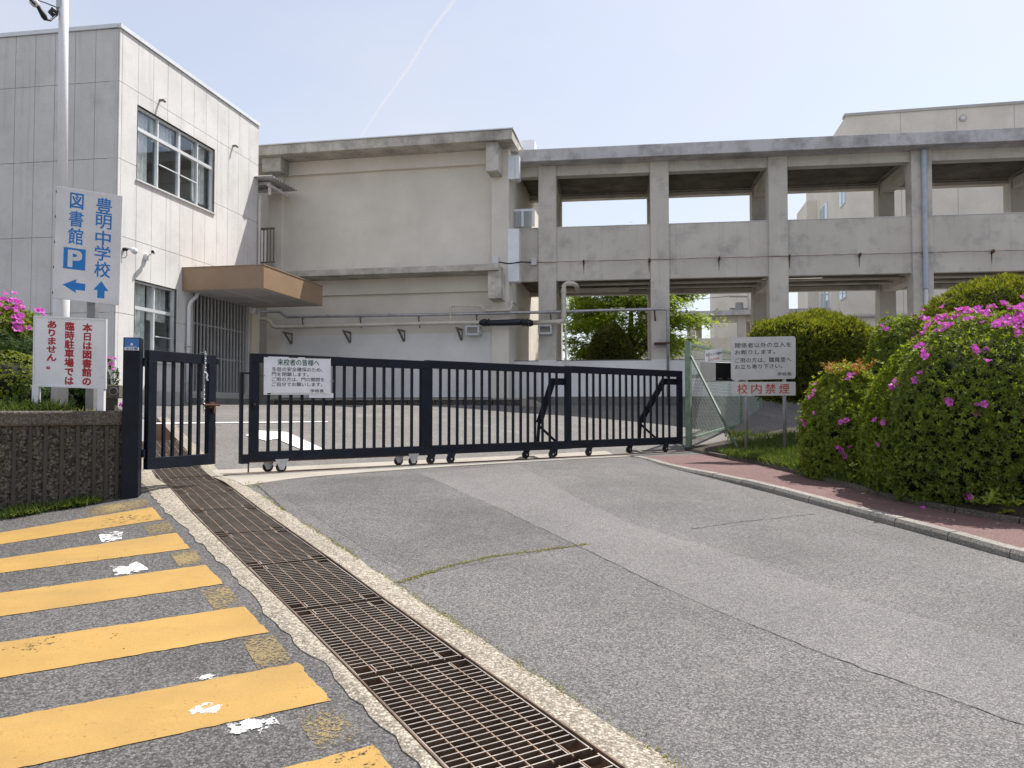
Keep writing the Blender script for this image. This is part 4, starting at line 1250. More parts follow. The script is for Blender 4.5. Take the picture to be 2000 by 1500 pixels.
for (fc, px, py, dd) in ((FB, 922, 645, .0), (FC, 1064, 643, .0)):
    u, z = fc.uz(px, py, .3); mb = MB()
    for (d0, d1) in ((.24, .29), (.005, .05)):
        mb.fbox(fc, u - .19, u + .19, z + .08, z + .13, d0, d1).fbox(fc, u - .19, u + .19, z - .13, z - .08, d0, d1).fbox(fc, u - .19, u - .14, z - .08, z + .08, d0, d1).fbox(fc, u + .14, u + .19, z - .08, z + .08, d0, d1)
    for (uu, zz) in ((-.165, .105), (.165, .105), (-.165, -.105), (.165, -.105)):
        mb.fbox(fc, u + uu - .02, u + uu + .02, z + zz - .02, z + zz + .02, .05, .24)
    mb.build('box_bracket', M['galv'], DP2)

# mossy raised kerb in front of the beige wall
KU0, KU1 = FB.u(520, 790, 1.6), FB.u(1022, 795, 1.0)
mk = thing('stone_kerb', FB.p((KU0 + KU1) / 2, .85, 1.3), 'low mossy stone kerb with a pale concrete edge in front of the beige wall', 'kerb')
n = 9
for i in range(n):
    a, b = KU0 + (KU1 - KU0) * i / n + .01, KU0 + (KU1 - KU0) * (i + 1) / n - .01
    MB().fbox(FB, a, b, 0.7, 1.03, .95, 1.25).build('kerb_stone', M['wall_agg'], mk, bevel=.02)
    MB().fbox(FB, a, b, 1.031, 1.075, .9, 1.27).build('kerb_cap', M['track_conc'], mk)
MB().add([FB.p(KU1 - .02, 1.07, 1.27), FB.p(KU1 + .3, 1.02, 1.27), FB.p(KU1 + .75, .8, 1.27), FB.p(KU1 - .02, .8, 1.27), FB.p(KU1 - .02, 1.07, .95), FB.p(KU1 + .3, 1.02, .95), FB.p(KU1 + .75, .8, .95), FB.p(KU1 - .02, .8, .95)],
         [(0, 1, 2, 3), (7, 6, 5, 4), (0, 4, 5, 1), (1, 5, 6, 2), (2, 6, 7, 3), (3, 7, 4, 0)]).build('kerb_end', M['track_conc'], mk)
tag(MB().fbox(FB, KU0, KU1, 0.6, 1.05, -.05, .95).build('kerb_bed', M['soil'], mk))

# ------------------------------------------------------------------ buildings beyond the corridor
af = math.atan(1500 / 7350)
oD = at(1654, 400, 33)
FD = Facade((oD.x, oD.y), (math.cos(af), -math.sin(af)), (-math.sin(af), -math.cos(af)))
FDs = Facade((oD.x, oD.y), (-math.sin(a_), -math.cos(a_)), (-math.cos(a_), math.sin(a_)))   # its left side, u towards us
RB = thing('school_hall', (oD.x, oD.y, .9), 'tall cream school building rising behind the corridor roof', 'building')
zt = FD.z(1800, 217)
MB().prism([FD.p(0, 0.6), FD.p(30, 0.6), FD.p(30, 0.6, -9), FDs.p(-9, 0.6, 0)], (0, 0, zt - .6)).build('wall', M['far_wall'], RB)
MB().fbox(FD, -.05, 30, zt + .002, zt + .12, -.4, .05).build('parapet_cap', M['far_grey'], RB)
for k in range(1, 14):
    MB().fbox(FD, k * 2.2 - .012, k * 2.2 + .012, 1, zt, 0.001, .006).build('wall_joint', M['far_grey'], RB)
u, z = FD.uz(1880, 231)
MB().tube([FD.p(u, z, 0), FD.p(u, z, .08)], .14, 20).build('vent_ring', M['far_grey'], RB)
MB().tube([FD.p(u, z, .081), FD.p(u, z, .085)], .09, 20).build('vent_grille', M['sign_lilac'], RB)
for (u0, u1, za, zb) in ((-1.1, -0.2, FD.z(1640, 392), FD.z(1640, 350)), (-5.3, -3.7, FD.z(1640, 470), FD.z(1640, 352)), (-5.3, -3.7, FD.z(1640, 597), FD.z(1640, 540)), (-1.3, -.3, FD.z(1640, 577), FD.z(1640, 530))):
    wn_ = MB().fbox(FDs, u0 - .05, u1 + .05, za - .05, zb + .05, .001, .05).build('window', M['alu'], RB)
    MB().fbox(FDs, u0, u1, za, zb, .051, .06).build('pane', M['glass'], wn_)
    MB().fbox(FDs, (u0 + u1) / 2 - .03, (u0 + u1) / 2 + .03, za, zb, .061, .08).build('mullion', M['alu'], wn_)
MB().fbox(FDs, -9, -6.2, .6, zt - 2, .001, .5).build('wall_projection', M['far_wall'], RB)
MB().tube([FD.p(.0, FD.z(1720, 617), .12), FD.p(10, FD.z(1720, 617), .12)], .07, 8).build('wall_pipe', M['far_grey'], RB, smooth=True)
MB().tube([FD.p(6.2, FD.z(1720, 617), .12), FD.p(6.2, .95, .12)], .05, 8).build('wall_pipe', M['far_grey'], RB, smooth=True)

# window-banded block and rear corridor
oE = at(1545, 600, 46)
FE = Facade((oE.x, oE.y), (math.cos(af), -math.sin(af)), (-math.sin(af), -math.cos(af)))
EB = thing('classroom_block', (oE.x, oE.y, .9), 'distant pale classroom block with slanting bands of windows seen under the corridor', 'building')
FEs = Facade((oE.x + 1.1, oE.y - 6), (-math.sin(a_), -math.cos(a_)), (-math.cos(a_), math.sin(a_)))
MB().prism([FEs.p(0, .6), FEs.p(-16, .6), FEs.p(-16, .6, -8), FEs.p(0, .6, -8)], (0, 0, 9.0)).build('wall', M['far_wall'], EB)
for k in range(7):
    for zz in (1.9, 5.2):
        wn_ = MB().fbox(FEs, -1.9 - k * 2.2, -.2 - k * 2.2, zz, zz + 1.9, .001, .06).build('window', M['alu'], EB)
        MB().fbox(FEs, -1.8 - k * 2.2, -1.1 - k * 2.2, zz + .1, zz + 1.8, .061, .07).build('pane', M['glass'], wn_)
        MB().fbox(FEs, -1.0 - k * 2.2, -.3 - k * 2.2, zz + .1, zz + 1.8, .061, .07).build('pane', M['glass'], wn_)
oG = at(1395, 600, 58)
FG2 = Facade((oG.x, oG.y), (math.cos(af), -math.sin(af)), (-math.sin(af), -math.cos(af)))
GB = thing('distant_block', (oG.x, oG.y, .9), 'plain grey-white block far behind the rear corridor and utility pole', 'building')
MB().fbox(FG2, 0, 4.2, .6, 11.5, -6, 0).build('wall', M['far_wall'], GB)
MB().fbox(FG2, -.15, 4.3, 11.502, 11.8, -6.1, .15).build('roof', M['far_grey'], GB)
for k in range(3): MB().fbox(FG2, .6 + k * 1.2, 1.2 + k * 1.2, 4, 5.5, .001, .05).build('window', M['alu_dark'], GB)
oH = at(1365, 609, 38)
FH = Facade((oH.x, oH.y), (math.cos(af), -math.sin(af)), (-math.sin(af), -math.cos(af)))
HB = thing('rear_corridor', (oH.x, oH.y, .9), 'small open corridor with thin columns standing far behind the maple tree', 'building')
zh = FH.z(1420, 608)
MB().fbox(FH, -3, 8, FH.z(1420, 617), zh, -2.5, .4).build('roof_slab', M['dirty_conc'], HB)
MB().fbox(FH, -3, 8, FH.z(1420, 629), FH.z(1420, 617) - .003, -.3, 0).build('roof_beam', M['grey_conc'], HB)
MB().fbox(FH, -3, 8, .6, FH.z(1420, 660), -.3, 0.01).build('parapet_panel', M['far_wall'], HB)
for px in (1350, 1449, 1548):
    u = FH.u(px, 640); MB().fbox(FH, u - .2, u + .2, .6, FH.z(1420, 617) - .004, -.35, .05).build('column', M['grey_conc'], HB)
    MB().fbox(FH, u + .3, u + .6, .6, FH.z(1420, 617) - .004, -2.4, -2.1).build('column', M['grey_conc'], HB)
# sunlit cream wing seen through the gap
oI = at(1019, 640, 25.5)
FI = Facade((oI.x, oI.y), (math.sin(a_), math.cos(a_)), (math.cos(a_), -math.sin(a_)))
IB = thing('cream_wing', (oI.x, oI.y, .9), 'sunlit cream wing glimpsed in the gap beside the beige block', 'building')
MB().prism([FI.p(0, .6), FI.p(9, .6), FI.p(9, .6, -5), FI.p(0, .6, -5)], (0, 0, 6.6)).build('wall', M['cream_wall'], IB)
MB().fbox(FI, 2.6, 3.1, .6, 7.2, .001, .35).build('pilaster', M['cream_wall'], IB)
for u in (1.1, 1.5):
    MB().tube([FI.p(u, .9, .1), FI.p(u, 6.5, .1)], .05, 8).build('wall_pipe', M['pvc'], IB, smooth=True)

# utility pole beyond the rear corridor
up_ = at(1464, 640, 50)
UP = thing('utility_pole', (up_.x, up_.y, .9), 'distant concrete utility pole with crossarms and transformer behind the rear corridor', 'pole')
MB().tube([(up_.x, up_.y, .9), (up_.x, up_.y, 9.8)], [.17, .12], 10).build('shaft', M['far_grey'], UP, smooth=True)
for z in (8.1, 7.3): MB().box(up_.x - 1.3, up_.x + .5, up_.y - .05, up_.y + .05, z, z + .1).build('crossarm', M['post_grey'], UP)
MB().tube([(up_.x - .75, up_.y - .3, 6.9), (up_.x - .75, up_.y - .3, 7.7)], .26, 14).build('transformer', M['post_grey'], UP, smooth=False)
MB().beam((up_.x - .9, up_.y - .2, 6.85), (up_.x, up_.y, 6.85), .08, .08).build('bracket', M['post_grey'], UP)
for (dx, z0, z1) in ((-1.2, 8.2, 9.5), (-.6, 8.2, 9.9), (.4, 7.4, 5.2)):
    a = Vector((up_.x + dx, up_.y, z0)); b = Vector((up_.x + dx + 6 * (1 if dx > -1 else -1), up_.y + 4, z1)); pts = []
    for i in range(9):
        p = a.lerp(b, i / 8); p.z -= .5 * math.sin(math.pi * i / 8); pts.append(p)
    MB().tube(pts, .02, 5).build('wire', M['black'], UP)

# ------------------------------------------------------------------ boundary on the left: pebbled wall, bed, post
oR = Vector((-3.80, 7.40))
FR = Facade((oR.x, oR.y), (GX, GY), (GY, -GX))
RW = thing('retaining_wall', (oR.x - .6, oR.y - .4, -.1), 'dark pebbled retaining wall with vertical ribs under the two left signs', 'wall')
ztop = FR.z(120, 802.5)
MB().fbox(FR, -4.5, 0.06, -.9, ztop - .14, -.35, 0).build('wall_face', M['wall_agg'], RW)
MB().fbox(FR, 0.061, .085, -.9, ztop - .14, -.33, -.01).build('wall_end', M['wall_agg'], RW)
MB().fbox(FR, -4.5, 0.08, ztop - .138, ztop, -.36, .035).build('wall_cap', M['cap'], RW, bevel=.02)
for px in (27, 58, 88, 120, 151, 183, 207, 228):
    u = FR.u(px, 900)
    MB().fbox(FR, u - .015, u + .015, -.9, ztop - .139, .001, .022).build('rib', M['wall_rib'], RW)
for k in range(1, 18):
    u = FR.u(27, 900) - k * .155
    if u > -4.4: MB().fbox(FR, u - .015, u + .015, -.9, ztop - .139, .001, .022).build('rib', M['wall_rib'], RW)
# return of the wall behind the post and bed surface
mb = MB()
br = [FR.p(-4.5, 0, -.3), FR.p(.05, 0, -.3)]
pts = [FR.p(-4.5, .7, -.2), FR.p(.04, .7, -.2), Vector((-4.75, 9.4, .72)), Vector((-6.3, 12.2, .78)), Vector((-12, 14, .8)), Vector((-12, 7, .8))]
mb.prism(pts[::-1], (0, 0, .06)); lbed = tag(mb.build('planting_bed', M['soil']), kind='structure')
mb = MB()
for a, b in ((pts[1], pts[2]), (pts[2], pts[3])): mb.beam(Vector((a.x, a.y, .3)), Vector((b.x, b.y, .3)), .12, .96)
mb.build('return_wall', M['cap'], RW)

# small dark gate post with sticker
pb = onz(262, 968, gz)
pdir = (GX, GY)
GP = thing('gate_post', (-3.68, 7.45, -.05), 'square navy gate post with a blue security sticker beside the pebbled wall', 'post')
FPo = Facade((-3.68, 7.45), (0.97, 0.24), (0.24, -0.97))
zpt_ = FPo.z(265, 659, .075)
MB().fbox(FPo, -.075, .075, -.25, zpt_, -.075, .075).build('post', M['navy'], GP, bevel=.006)
MB().fbox(FPo, -.062, .066, zpt_ - .125, zpt_ - .01, .0755, .077).build('sticker', M['sign_white'], GP)
stk = MB().fbox(FPo, -.062, .066, zpt_ - .095, zpt_ - .01, .0772, .0782).build('sticker_band', M['sticker'], GP)

# text --------------------------------------------------------------
def text_geo(body, bold=0.0, line=1.0, shear=0):
    c = bpy.data.curves.new('lettering', 'FONT')
    c.body = body; c.size = 1.0; c.offset = bold; c.space_line = line; c.resolution_u = 4
    c.align_x = 'LEFT'
    o = bpy.data.objects.new('lettering', c); COL.objects.link(o)
    bpy.context.view_layer.update()
    me = bpy.data.meshes.new_from_object(o.evaluated_get(bpy.context.evaluated_depsgraph_get()))
    vs_ = [v.co.copy() for v in me.vertices]; fs = [tuple(p.vertices) for p in me.polygons]
    bpy.data.objects.remove(o); bpy.data.curves.remove(c); bpy.data.meshes.remove(me)
    return vs_, fs
class Board:
    """a flat board given by three world corners"""
    def __init__(self, tl, tr, bl):
        self.o = Vector(tl); self.x = Vector(tr) - self.o; self.y = Vector(bl) - self.o
        self.y = self.y - self.x * (self.y.dot(self.x) / self.x.dot(self.x)) * 0.0
        self.n = self.x.cross(self.y).normalized() * -1
        if self.n.y > 0: self.n = -self.n
    def p(self, u, v, d=0): return self.o + self.x * u + self.y * v + self.n * d
    def box(self, u0, u1, v0, v1, d0, d1, mb=None):
        mb = mb or MB(); p = self.p
        return mb.hexa([p(u0, v1, d1), p(u1, v1, d1), p(u1, v1, d0), p(u0, v1, d0), p(u0, v0, d1), p(u1, v0, d1), p(u1, v0, d0), p(u0, v0, d0)])
    def text(self, body, u0, u1, v0, v1, d, mat, parent, bold=0.0, name='lettering', line=1.0):
        vs_, fs = text_geo(body, 0.0, line)
        xs = [v.x for v in vs_]; ys = [v.y for v in vs_]
        x0, x1, y0, y1 = min(xs), max(xs), min(ys), max(ys)
        mb = MB()
        sx = (u1 - u0) / (x1 - x0); sy = (v1 - v0) / (y1 - y0)
        # heavier strokes: the same glyphs laid a hair apart
        offs = [(0, 0)] if not bold else [(-bold, -bold), (bold, -bold), (-bold, bold), (bold, bold)]
        for i, (ox, oy) in enumerate(offs):
            mb.add([self.p(u0 + (v.x - x0 + ox) * sx, v1 - (v.y - y0 + oy) * sy, d + i * .0002) for v in vs_], fs)
        return mb.build(name, mat, parent)
    def poly(self, pts, d, mat, parent, name):
        return MB().add([self.p(u, v, d) for u, v in pts], [tuple(range(len(pts)))]).build(name, mat, parent)
    def rounded(self, r, t, mat, parent, name, u0=0, u1=1, v0=0, v1=1):
        W = self.x.length; H = self.y.length; pts = []
        for (cx, cy, a0) in ((u1 - r / W, v1 - r / H, 0), (u0 + r / W, v1 - r / H, 90), (u0 + r / W, v0 + r / H, 180), (u1 - r / W, v0 + r / H, 270)):
            for k in range(6):
                a = math.radians(a0 + k * 18)
                pts.append(self.p(cx + math.cos(a) * r / W, cy + math.sin(a) * r / H, 0))
        return MB().prism(pts, self.n * -t).build(name, mat, parent)

bs = Board(FPo.p(-.062, zpt_ - .01, .0784), FPo.p(.066, zpt_ - .01, .0784), FPo.p(-.062, zpt_ - .125, .0784))
bs.text('全日警', .08, .92, .77, .97, 0.0, M['sticker'], GP, .015)
mb = MB(); ring = [(0.5 + .09 * math.cos(t), 0.5 + .10 * math.sin(t)) for t in [k * math.pi / 8 for k in range(16)]]
bs.poly(ring, 0.0003, M['sign_white'], GP, 'sticker_emblem')
bs.box(.2, .8, .66, .68, 0, .0004).build('sticker_line', M['sign_white'], GP)

# small swinging gate leaf
hx, hy = -3.60, 7.56
FS = Facade((hx, hy), (0.36, 0.78), (0.78, -0.36))
LW = 0.865
zl1 = FS.z(300, 684.5); zl0 = FS.z(300, 916)
SG = thing('gate_leaf', (hx, hy, 0), 'small navy barred gate leaf standing open next to the stickered post', 'gate')
tr_ = FS.z(340, 686) - FS.z(340, 704)
MB().fbox(FS, 0, LW, zl1 - .105, zl1, -.03, .03).build('top_rail', M['navy'], SG, bevel=.004)
MB().fbox(FS, 0, LW, zl0, zl0 + .115, -.03, .03).build('bottom_rail', M['navy'], SG, bevel=.004)
MB().fbox(FS, 0, .1, zl0 + .116, zl1 - .106, -.03, .03).build('stile', M['navy'], SG, bevel=.004)
MB().fbox(FS, LW - .1, LW, zl0 + .116, zl1 - .106, -.03, .03).build('stile', M['navy'], SG, bevel=.004)
for k in range(5):
    u = .1 + (LW - .2) * (k + 1) / 6
    MB().fbox(FS, u - .014, u + .014, zl0 + .115, zl1 - .105, -.014, .014).build('bar', M['navy'], SG)
MB().fbox(FS, LW - .012, LW + .0015, zl0 + .002, zl0 + .4, -.032, .0312).build('rust_patch', M['rust'], SG)
zb_ = FS.z(400, 791)
MB().tube([FS.p(LW - .19, zb_, .05), FS.p(LW + .03, zb_, .05)], .011, 8).build('slide_bolt', M['rust'], SG)
MB().fbox(FS, LW - .1, LW - .02, zb_ - .035, zb_ + .035, .031, .045).build('bolt_plate', M['rust'], SG)
MB().fbox(FS, LW - .06, LW - .035, zb_ - .09, zb_ - .02, .046, .066).build('bolt_handle', M['rust'], SG)
for z in (zl1 - .12, zl0 + .16): MB().tube([FS.p(-.03, z - .04, .0), FS.p(-.03, z + .04, .0)], .022, 10).build('hinge', M['navy'], SG)
MB().fbox(FS, LW + .001, LW + .04, zl1 - .1, zl1 - .04, -.03, .03).build('latch_keeper', M['navy'], SG)
# chain hanging from it
ch = thing('hanging_chain', FS.p(LW - .17, zl1 + .01, .04), 'thin steel chain with snap hook hung over the small gate leaf', 'chain')
c0u = LW - .17
link = None; z = zl1 + .015; k = 0
while z > zl1 - .62:
    c = FS.p(c0u - .012 * (k > 8) * 1.0, z, .045)
    mb = MB(); ring = []
    for i in range(11):
        t = 2 * math.pi * i / 10; w = .009 * math.cos(t); h = .017 * math.sin(t)
        e = Vector((FS.ex.x, FS.ex.y, 0)) if k % 2 == 0 else Vector((FS.n.x, FS.n.y, 0))
        ring.append(c + e * w + Vector((0, 0, h)))
    mb.tube(ring, .0032, 5, caps=False); mb.build('link', M['galv'], ch)
    z -= .024; k += 1
MB().tube([FS.p(c0u, zl1 + .02, -.03), FS.p(c0u, zl1 + .02, .045), FS.p(c0u, zl1 - .02, .05)], .006, 6).build('snap_hook', M['green_paint'], ch)
MB().tube([FS.p(c0u + .0, zl1 - .19, .055), FS.p(c0u + .015, zl1 - .22, .06), FS.p(c0u + .005, zl1 - .25, .06), FS.p(c0u + .02, zl1 - .28, .06)], .009, 6).build('snap_hook', M['sign_white'], ch)

# ------------------------------------------------------------------ sliding gate: three telescoping panels
def gate_facade(v): 
    o = xy(0, v); return Facade(o, (GX, GY), (GY, -GX))
GVS = (0.12, 0.20, 0.28)
PAN = [dict(x0=487, x1=834, bars=[524, 546.4, 568, 589.6, 611, 632, 652, 672, 692, 712, 731, 749.6, 767, 786, 804, 821.6], lab='navy barred sliding gate panel carrying the white notice board'),
       dict(x0=832, x1=1114, bars=[860, 877, 893, 909, 925, 941, 956, 972, 987, 1002, 1017, 1031, 1045, 1059.5, 1073.6, 1087], lab='navy barred sliding gate panel in the middle of the telescopic gate'),
       dict(x0=1106, x1=1331, bars=[1132, 1146.5, 1159, 1172, 1185.5, 1198, 1211, 1223, 1235, 1247, 1259, 1271, 1283, 1295, 1307], lab='navy barred sliding gate panel next to the chain-link fence')]
YT = lambda x: 690 + (x - 487) * 0.0357
YB = lambda x: 905 - (x - 487) * 0.0515
def caster(fg, u, parent, plate='navy', d=0.0, r=.062):
    z0 = .026
    w = bpy.data.objects.new('caster', MB().add([fg.p(u - .085, z0 + .16, d + .02), fg.p(u + .085, z0 + .16, d + .02), fg.p(u + .025, z0 + .03, d + .02), fg.p(u - .025, z0 + .03, d + .02),
         fg.p(u - .085, z0 + .16, d + .026), fg.p(u + .085, z0 + .16, d + .026), fg.p(u + .025, z0 + .03, d + .026), fg.p(u - .025, z0 + .03, d + .026)],
         [(0, 3, 2, 1), (4, 5, 6, 7), (0, 1, 5, 4), (1, 2, 6, 5), (2, 3, 7, 6), (3, 0, 4, 7)]).mesh('caster', M[plate], wl(parent)))
    COL.objects.link(w); w.parent = parent
    MB().tube([fg.p(u, z0 + r - .004, d - .018), fg.p(u, z0 + r - .004, d + .018)], r, 18).build('wheel', M['rubber'], w)
    MB().tube([fg.p(u, z0 + r - .004, d + .026), fg.p(u, z0 + r - .004, d + .034)], .013, 10).build('axle', M['galv'], w)
for i, (pn, v) in enumerate(zip(PAN, GVS)):
    fg = gate_facade(v)
    u0, u1 = fg.u(pn['x0'], 800), fg.u(pn['x1'], 800)
    if i: u0 -= .02
    zt_ = 1.475 + .018 * i; zb_ = fg.z(pn['x0'], YB(pn['x0'])) * .5 + .5 * fg.z(pn['x1'], YB(pn['x1']))
    zb_ = 0.155
    g = thing('sliding_gate_panel', fg.p((u0 + u1) / 2, 0), pn['lab'], 'gate', 'telescopic sliding gate panels')
    RT, RB_ = .115, .13
    MB().fbox(fg, u0, u1, zt_ - RT, zt_, -.032, .032).build('top_rail', M['navy'], g, bevel=.004)
    MB().fbox(fg, u0, u1, zb_, zb_ + RB_, -.032, .032).build('bottom_rail', M['navy'], g, bevel=.004)
    sw = .11
    for (a, b) in ((u0, u0 + sw), (u1 - sw, u1)):
        MB().fbox(fg, a, b, zb_ + RB_ + .001, zt_ - RT - .001, -.032, .032).build('stile', M['navy'], g, bevel=.004)
    for px in pn['bars']:
        u = fg.u(px, 800)
        if u0 + sw < u - .02 and u + .02 < u1 - sw + .06:
            MB().fbox(fg, u - .017, u + .017, zb_ + RB_, zt_ - RT, -.014, .014).build('bar', M['navy'], g)
    if i == 0:
        # receiver channel at the free end, worn rusty corner, latch
        ua = fg.u(470, 800)
        MB().fbox(fg, ua, u0 - .002, zb_ - .01, zb_ + .10, -.06, .034).build('end_shoe', M['navy'], g)
        MB().fbox(fg, ua, ua + .03, zb_ + .101, fg.z(475, 727), -.06, .01).fbox(fg, ua + .031, u0 - .002, fg.z(475, 730), fg.z(475, 727), -.06, .01).build('receiver_channel', M['navy'], g)
        MB().fbox(fg, u0 + .03, u0 + .075, fg.z(490, 798), fg.z(490, 785), .0325, .045).build('latch_plate', M['navy'], g)
        MB().tube([fg.p(u0 + .04, fg.z(490, 790), .05), fg.p(u0 + .04, fg.z(490, 790), .075)], .014, 8).build('latch_knob', M['rust'], g)
        MB().tube([fg.p(ua + .1, zb_ - .01, .0), fg.p(ua + .1, .04, .0)], .01, 8).build('drop_bolt', M['rust'], g)
        MB().fbox(fg, u0 + .0, u1 - .1, zb_ + .001, zb_ + .012, .0322, .0335).build('rust_line', M['rust'], g)
        MB().fbox(fg, u0 + .1, u0 + 1.2, zt_ + .0003, zt_ + .002, -.03, .031).build('rust_line', M['rust'], g)
        for px, d in ((548, .02), (531, -.14), (805, .02), (788, -.14)): caster(fg, fg.u(px, 915), g, 'galv', d)
    else:
        for px, d in (((841, .0), (877, .04), (1036, -.12), (1075, .04)) if i == 1 else ((1090, -.1), (1147, .03), (1237, -.1), (1297, .03))):
            caster(fg, fg.u(px, 895), g, 'navy', d)
        # stay behind the panel's closing end
        xs = 1090 if i == 1 else 1307
        uu = fg.u(xs, 745)
        z_t = fg.z(xs, 745); 
        ub = fg.u(1073 if i == 1 else 1272, 850)
        MB().beam(fg.p(uu - .05, z_t, -.1), fg.p(u1 - .04, z_t, -.05), .06, .11).build('stay_arm', M['navy'], g)
        k1 = fg.p(ub + .02, zb_ + .42, -.28); 
        MB().beam(fg.p(uu - .02, z_t + .03, -.1), k1, .05, .10).build('stay', M['navy'], g)
        MB().beam(k1 + Vector((0, 0, .04)), fg.p(ub, zb_ + .02, -.30), .05, .10).build('stay_foot', M['navy'], g)
        MB().beam(k1 + Vector((0, 0, -.05)), fg.p(ub + .28, zb_ + .05, -.05), .03, .04).build('stay_strut', M['navy'], g)
        MB().beam(fg.p(ub, zb_ + .04, -.34), fg.p(ub, zb_ + .04, -.03), .05, .06).build('stay_tie', M['navy'], g)

# notice board on the gate
fg = gate_facade(GVS[0])
dB = .045
nb_ = Board(fg.pp(515.5, 696, dB), fg.pp(646, 699.5, dB), fg.pp(515, 771, dB))
NB_ = thing('gate_notice', nb_.p(.5, 1, 0), 'white notice board with green heading wired to the sliding gate', 'sign')
nb_.box(0, 1, 0, 1, -.006, 0).build('board', M['sign_white'], NB_)
nb_.text('来校者の皆様へ', .195, .82, .055, .225, .0012, M['t_green'], NB_, .012)
for (b, u1_, v0, v1) in (('生徒の安全確保のため、', .873, .27, .385), ('門を閉鎖します。', .655, .405, .515), ('ご用の方は、門の開閉を', .90, .54, .65), ('ご自分でお願いします。', .868, .67, .78)):
    nb_.text(b, .115, u1_, v0, v1, .0012, M['t_black'], NB_, .006)
nb_.text('学校長', .685, .893, .855, .945, .0012, M['t_black'], NB_, .012)
nb_.box(.1, .93, .945, .985, .0003, .0016).build('tape_strip', M['sign_grey'], NB_)
for (a, b) in ((.0, .06), (.36, .5), (.6, .99)):
    nb_.box(a, b, .0, .022, .0003, .0018).build('rust_edge', M['rust'], NB_)
nb_.box(.05, .1, .955, .99, .0003, .0018).build('rust_edge', M['t_black'], NB_)
MB().tube([nb_.p(.985, .62, .003), nb_.p(1.03, .63, .02), nb_.p(1.06, .64, -.03)], .004, 5).build('tie_wire', M['green_paint'], NB_)
MB().tube([nb_.p(.01, .5, .003), nb_.p(-.03, .5, .01), nb_.p(-.05, .5, -.04)], .004, 5).build('tie_wire', M['black'], NB_)
nb2 = Board(fg.pp(604, 768, .034), fg.pp(651, 768, .034), fg.pp(604, 777, .034))
tag(nb2.box(0, 1, 0, 1, -.003, 0).build('paper_slip', M['sign_white'], origin=nb2.p(.5, 1)), 'narrow white slip showing below the gate notice board', 'paper')

# ------------------------------------------------------------------ signs and pole on the left
DS = 7.75
sb = Board(at(111, 363, DS), at(239.5, 383, DS + .22), at(103, 582, DS - .02))
SG1 = thing('direction_sign', at(157, 798, 7.72), 'tall pale sign with blue Japanese characters, P square and two blue arrows', 'sign')
sb.box(0, 1, 0, 1, -.02, 0).build('board', M['sign_lilac'], SG1, bevel=.002)
for k in range(5): sb.box(-.012, .0, .04 + k * .225, .06 + k * .225, -.025, .0).build('rivet_tab', M['black'], SG1)
bx = [('図', .205, .405, .04, .18), ('書', .2, .41, .2, .34), ('館', .195, .415, .355, .50)]
for ch_, a, b, c, d in bx: sb.text(ch_, a, b, c, d, .0012, M['t_blue'], SG1, .012)
bx = [('豊', .60, .84, .045, .19), ('明', .605, .84, .20, .325), ('中', .605, .835, .345, .475), ('学', .60, .84, .482, .615), ('校', .605, .845, .625, .765)]
for ch_, a, b, c, d in bx: sb.text(ch_, a, b, c, d, .0012, M['t_blue'], SG1, .012)
sb.box(.135, .465, .535, .725, .0003, .0012).build('parking_square', M['t_blue'], SG1)
sb.text('P', .215, .40, .56, .70, .002, M['sign_lilac'], SG1, .035)
la = [(.135, .865), (.30, .80), (.285, .842), (.475, .842), (.475, .905), (.285, .905), (.35, .94)]
la = [(.135, .87), (.345, .81), (.33, .842), (.475, .842), (.475, .905), (.33, .905), (.345, .935)]
sb.poly(la, .0012, M['t_blue'], SG1, 'left_arrow')
ua_ = [(.715, .80), (.83, .885), (.77, .885), (.77, .955), (.66, .955), (.66, .885), (.60, .885)]
sb.poly(ua_, .0012, M['t_blue'], SG1, 'up_arrow')
pz = 0.72
q = at(160, 590, DS + .03)
MB().box(q.x - .042, q.x + .042, DS + .20, DS + .28, pz, sb.p(.5, .1).z).build('post', M['post_grey'], SG1)
for v_ in (.15, .85): 
    MB().beam(sb.p(.1, v_, -.045), sb.p(.9, v_, -.045), .03, .04).build('clamp', M['post_grey'], SG1)
DR = 7.55
rb = Board(at(67, 618, DR), at(207, 624.5, DR + .08), at(65, 753, DR))
SG2 = thing('red_lettered_sign', at(135, 800, DR), 'white board on two white legs with red vertical Japanese lettering', 'sign')
rb.box(0, 1, 0, 1, -.025, 0).build('board', M['sign_white'], SG2)
mb = MB()
for r in ((-.008, 1.008, -.012, .012), (-.008, 1.008, .988, 1.012), (-.008, .012, .0125, .9875), (.988, 1.008, .0125, .9875)): rb.box(*r, -.028, .006, mb=mb)
mb.build('frame', M['alu'], SG2)
for body, u0_, u1_, v0, v1 in (('本日は図書館の', .675, .805, .07, .965), ('臨時駐車場では', .43, .555, .06, .965), ('ありません。', .18, .31, .055, .755)):
    rb.text('\n'.join(body), u0_, u1_, v0, v1, .0012, M['t_red'], SG2, .033)
for u_ in (.035, .945):
    c_ = rb.p(u_, 1.0, -.012); MB().box(c_.x - .032, c_.x + .032, c_.y - .02, c_.y + .02, .70, c_.z - .006).build('leg', M['sign_white'], SG2)
rb.box(.925, .985, .83, .86, .0005, .001).build('scratch', M['sign_lilac'], SG2)

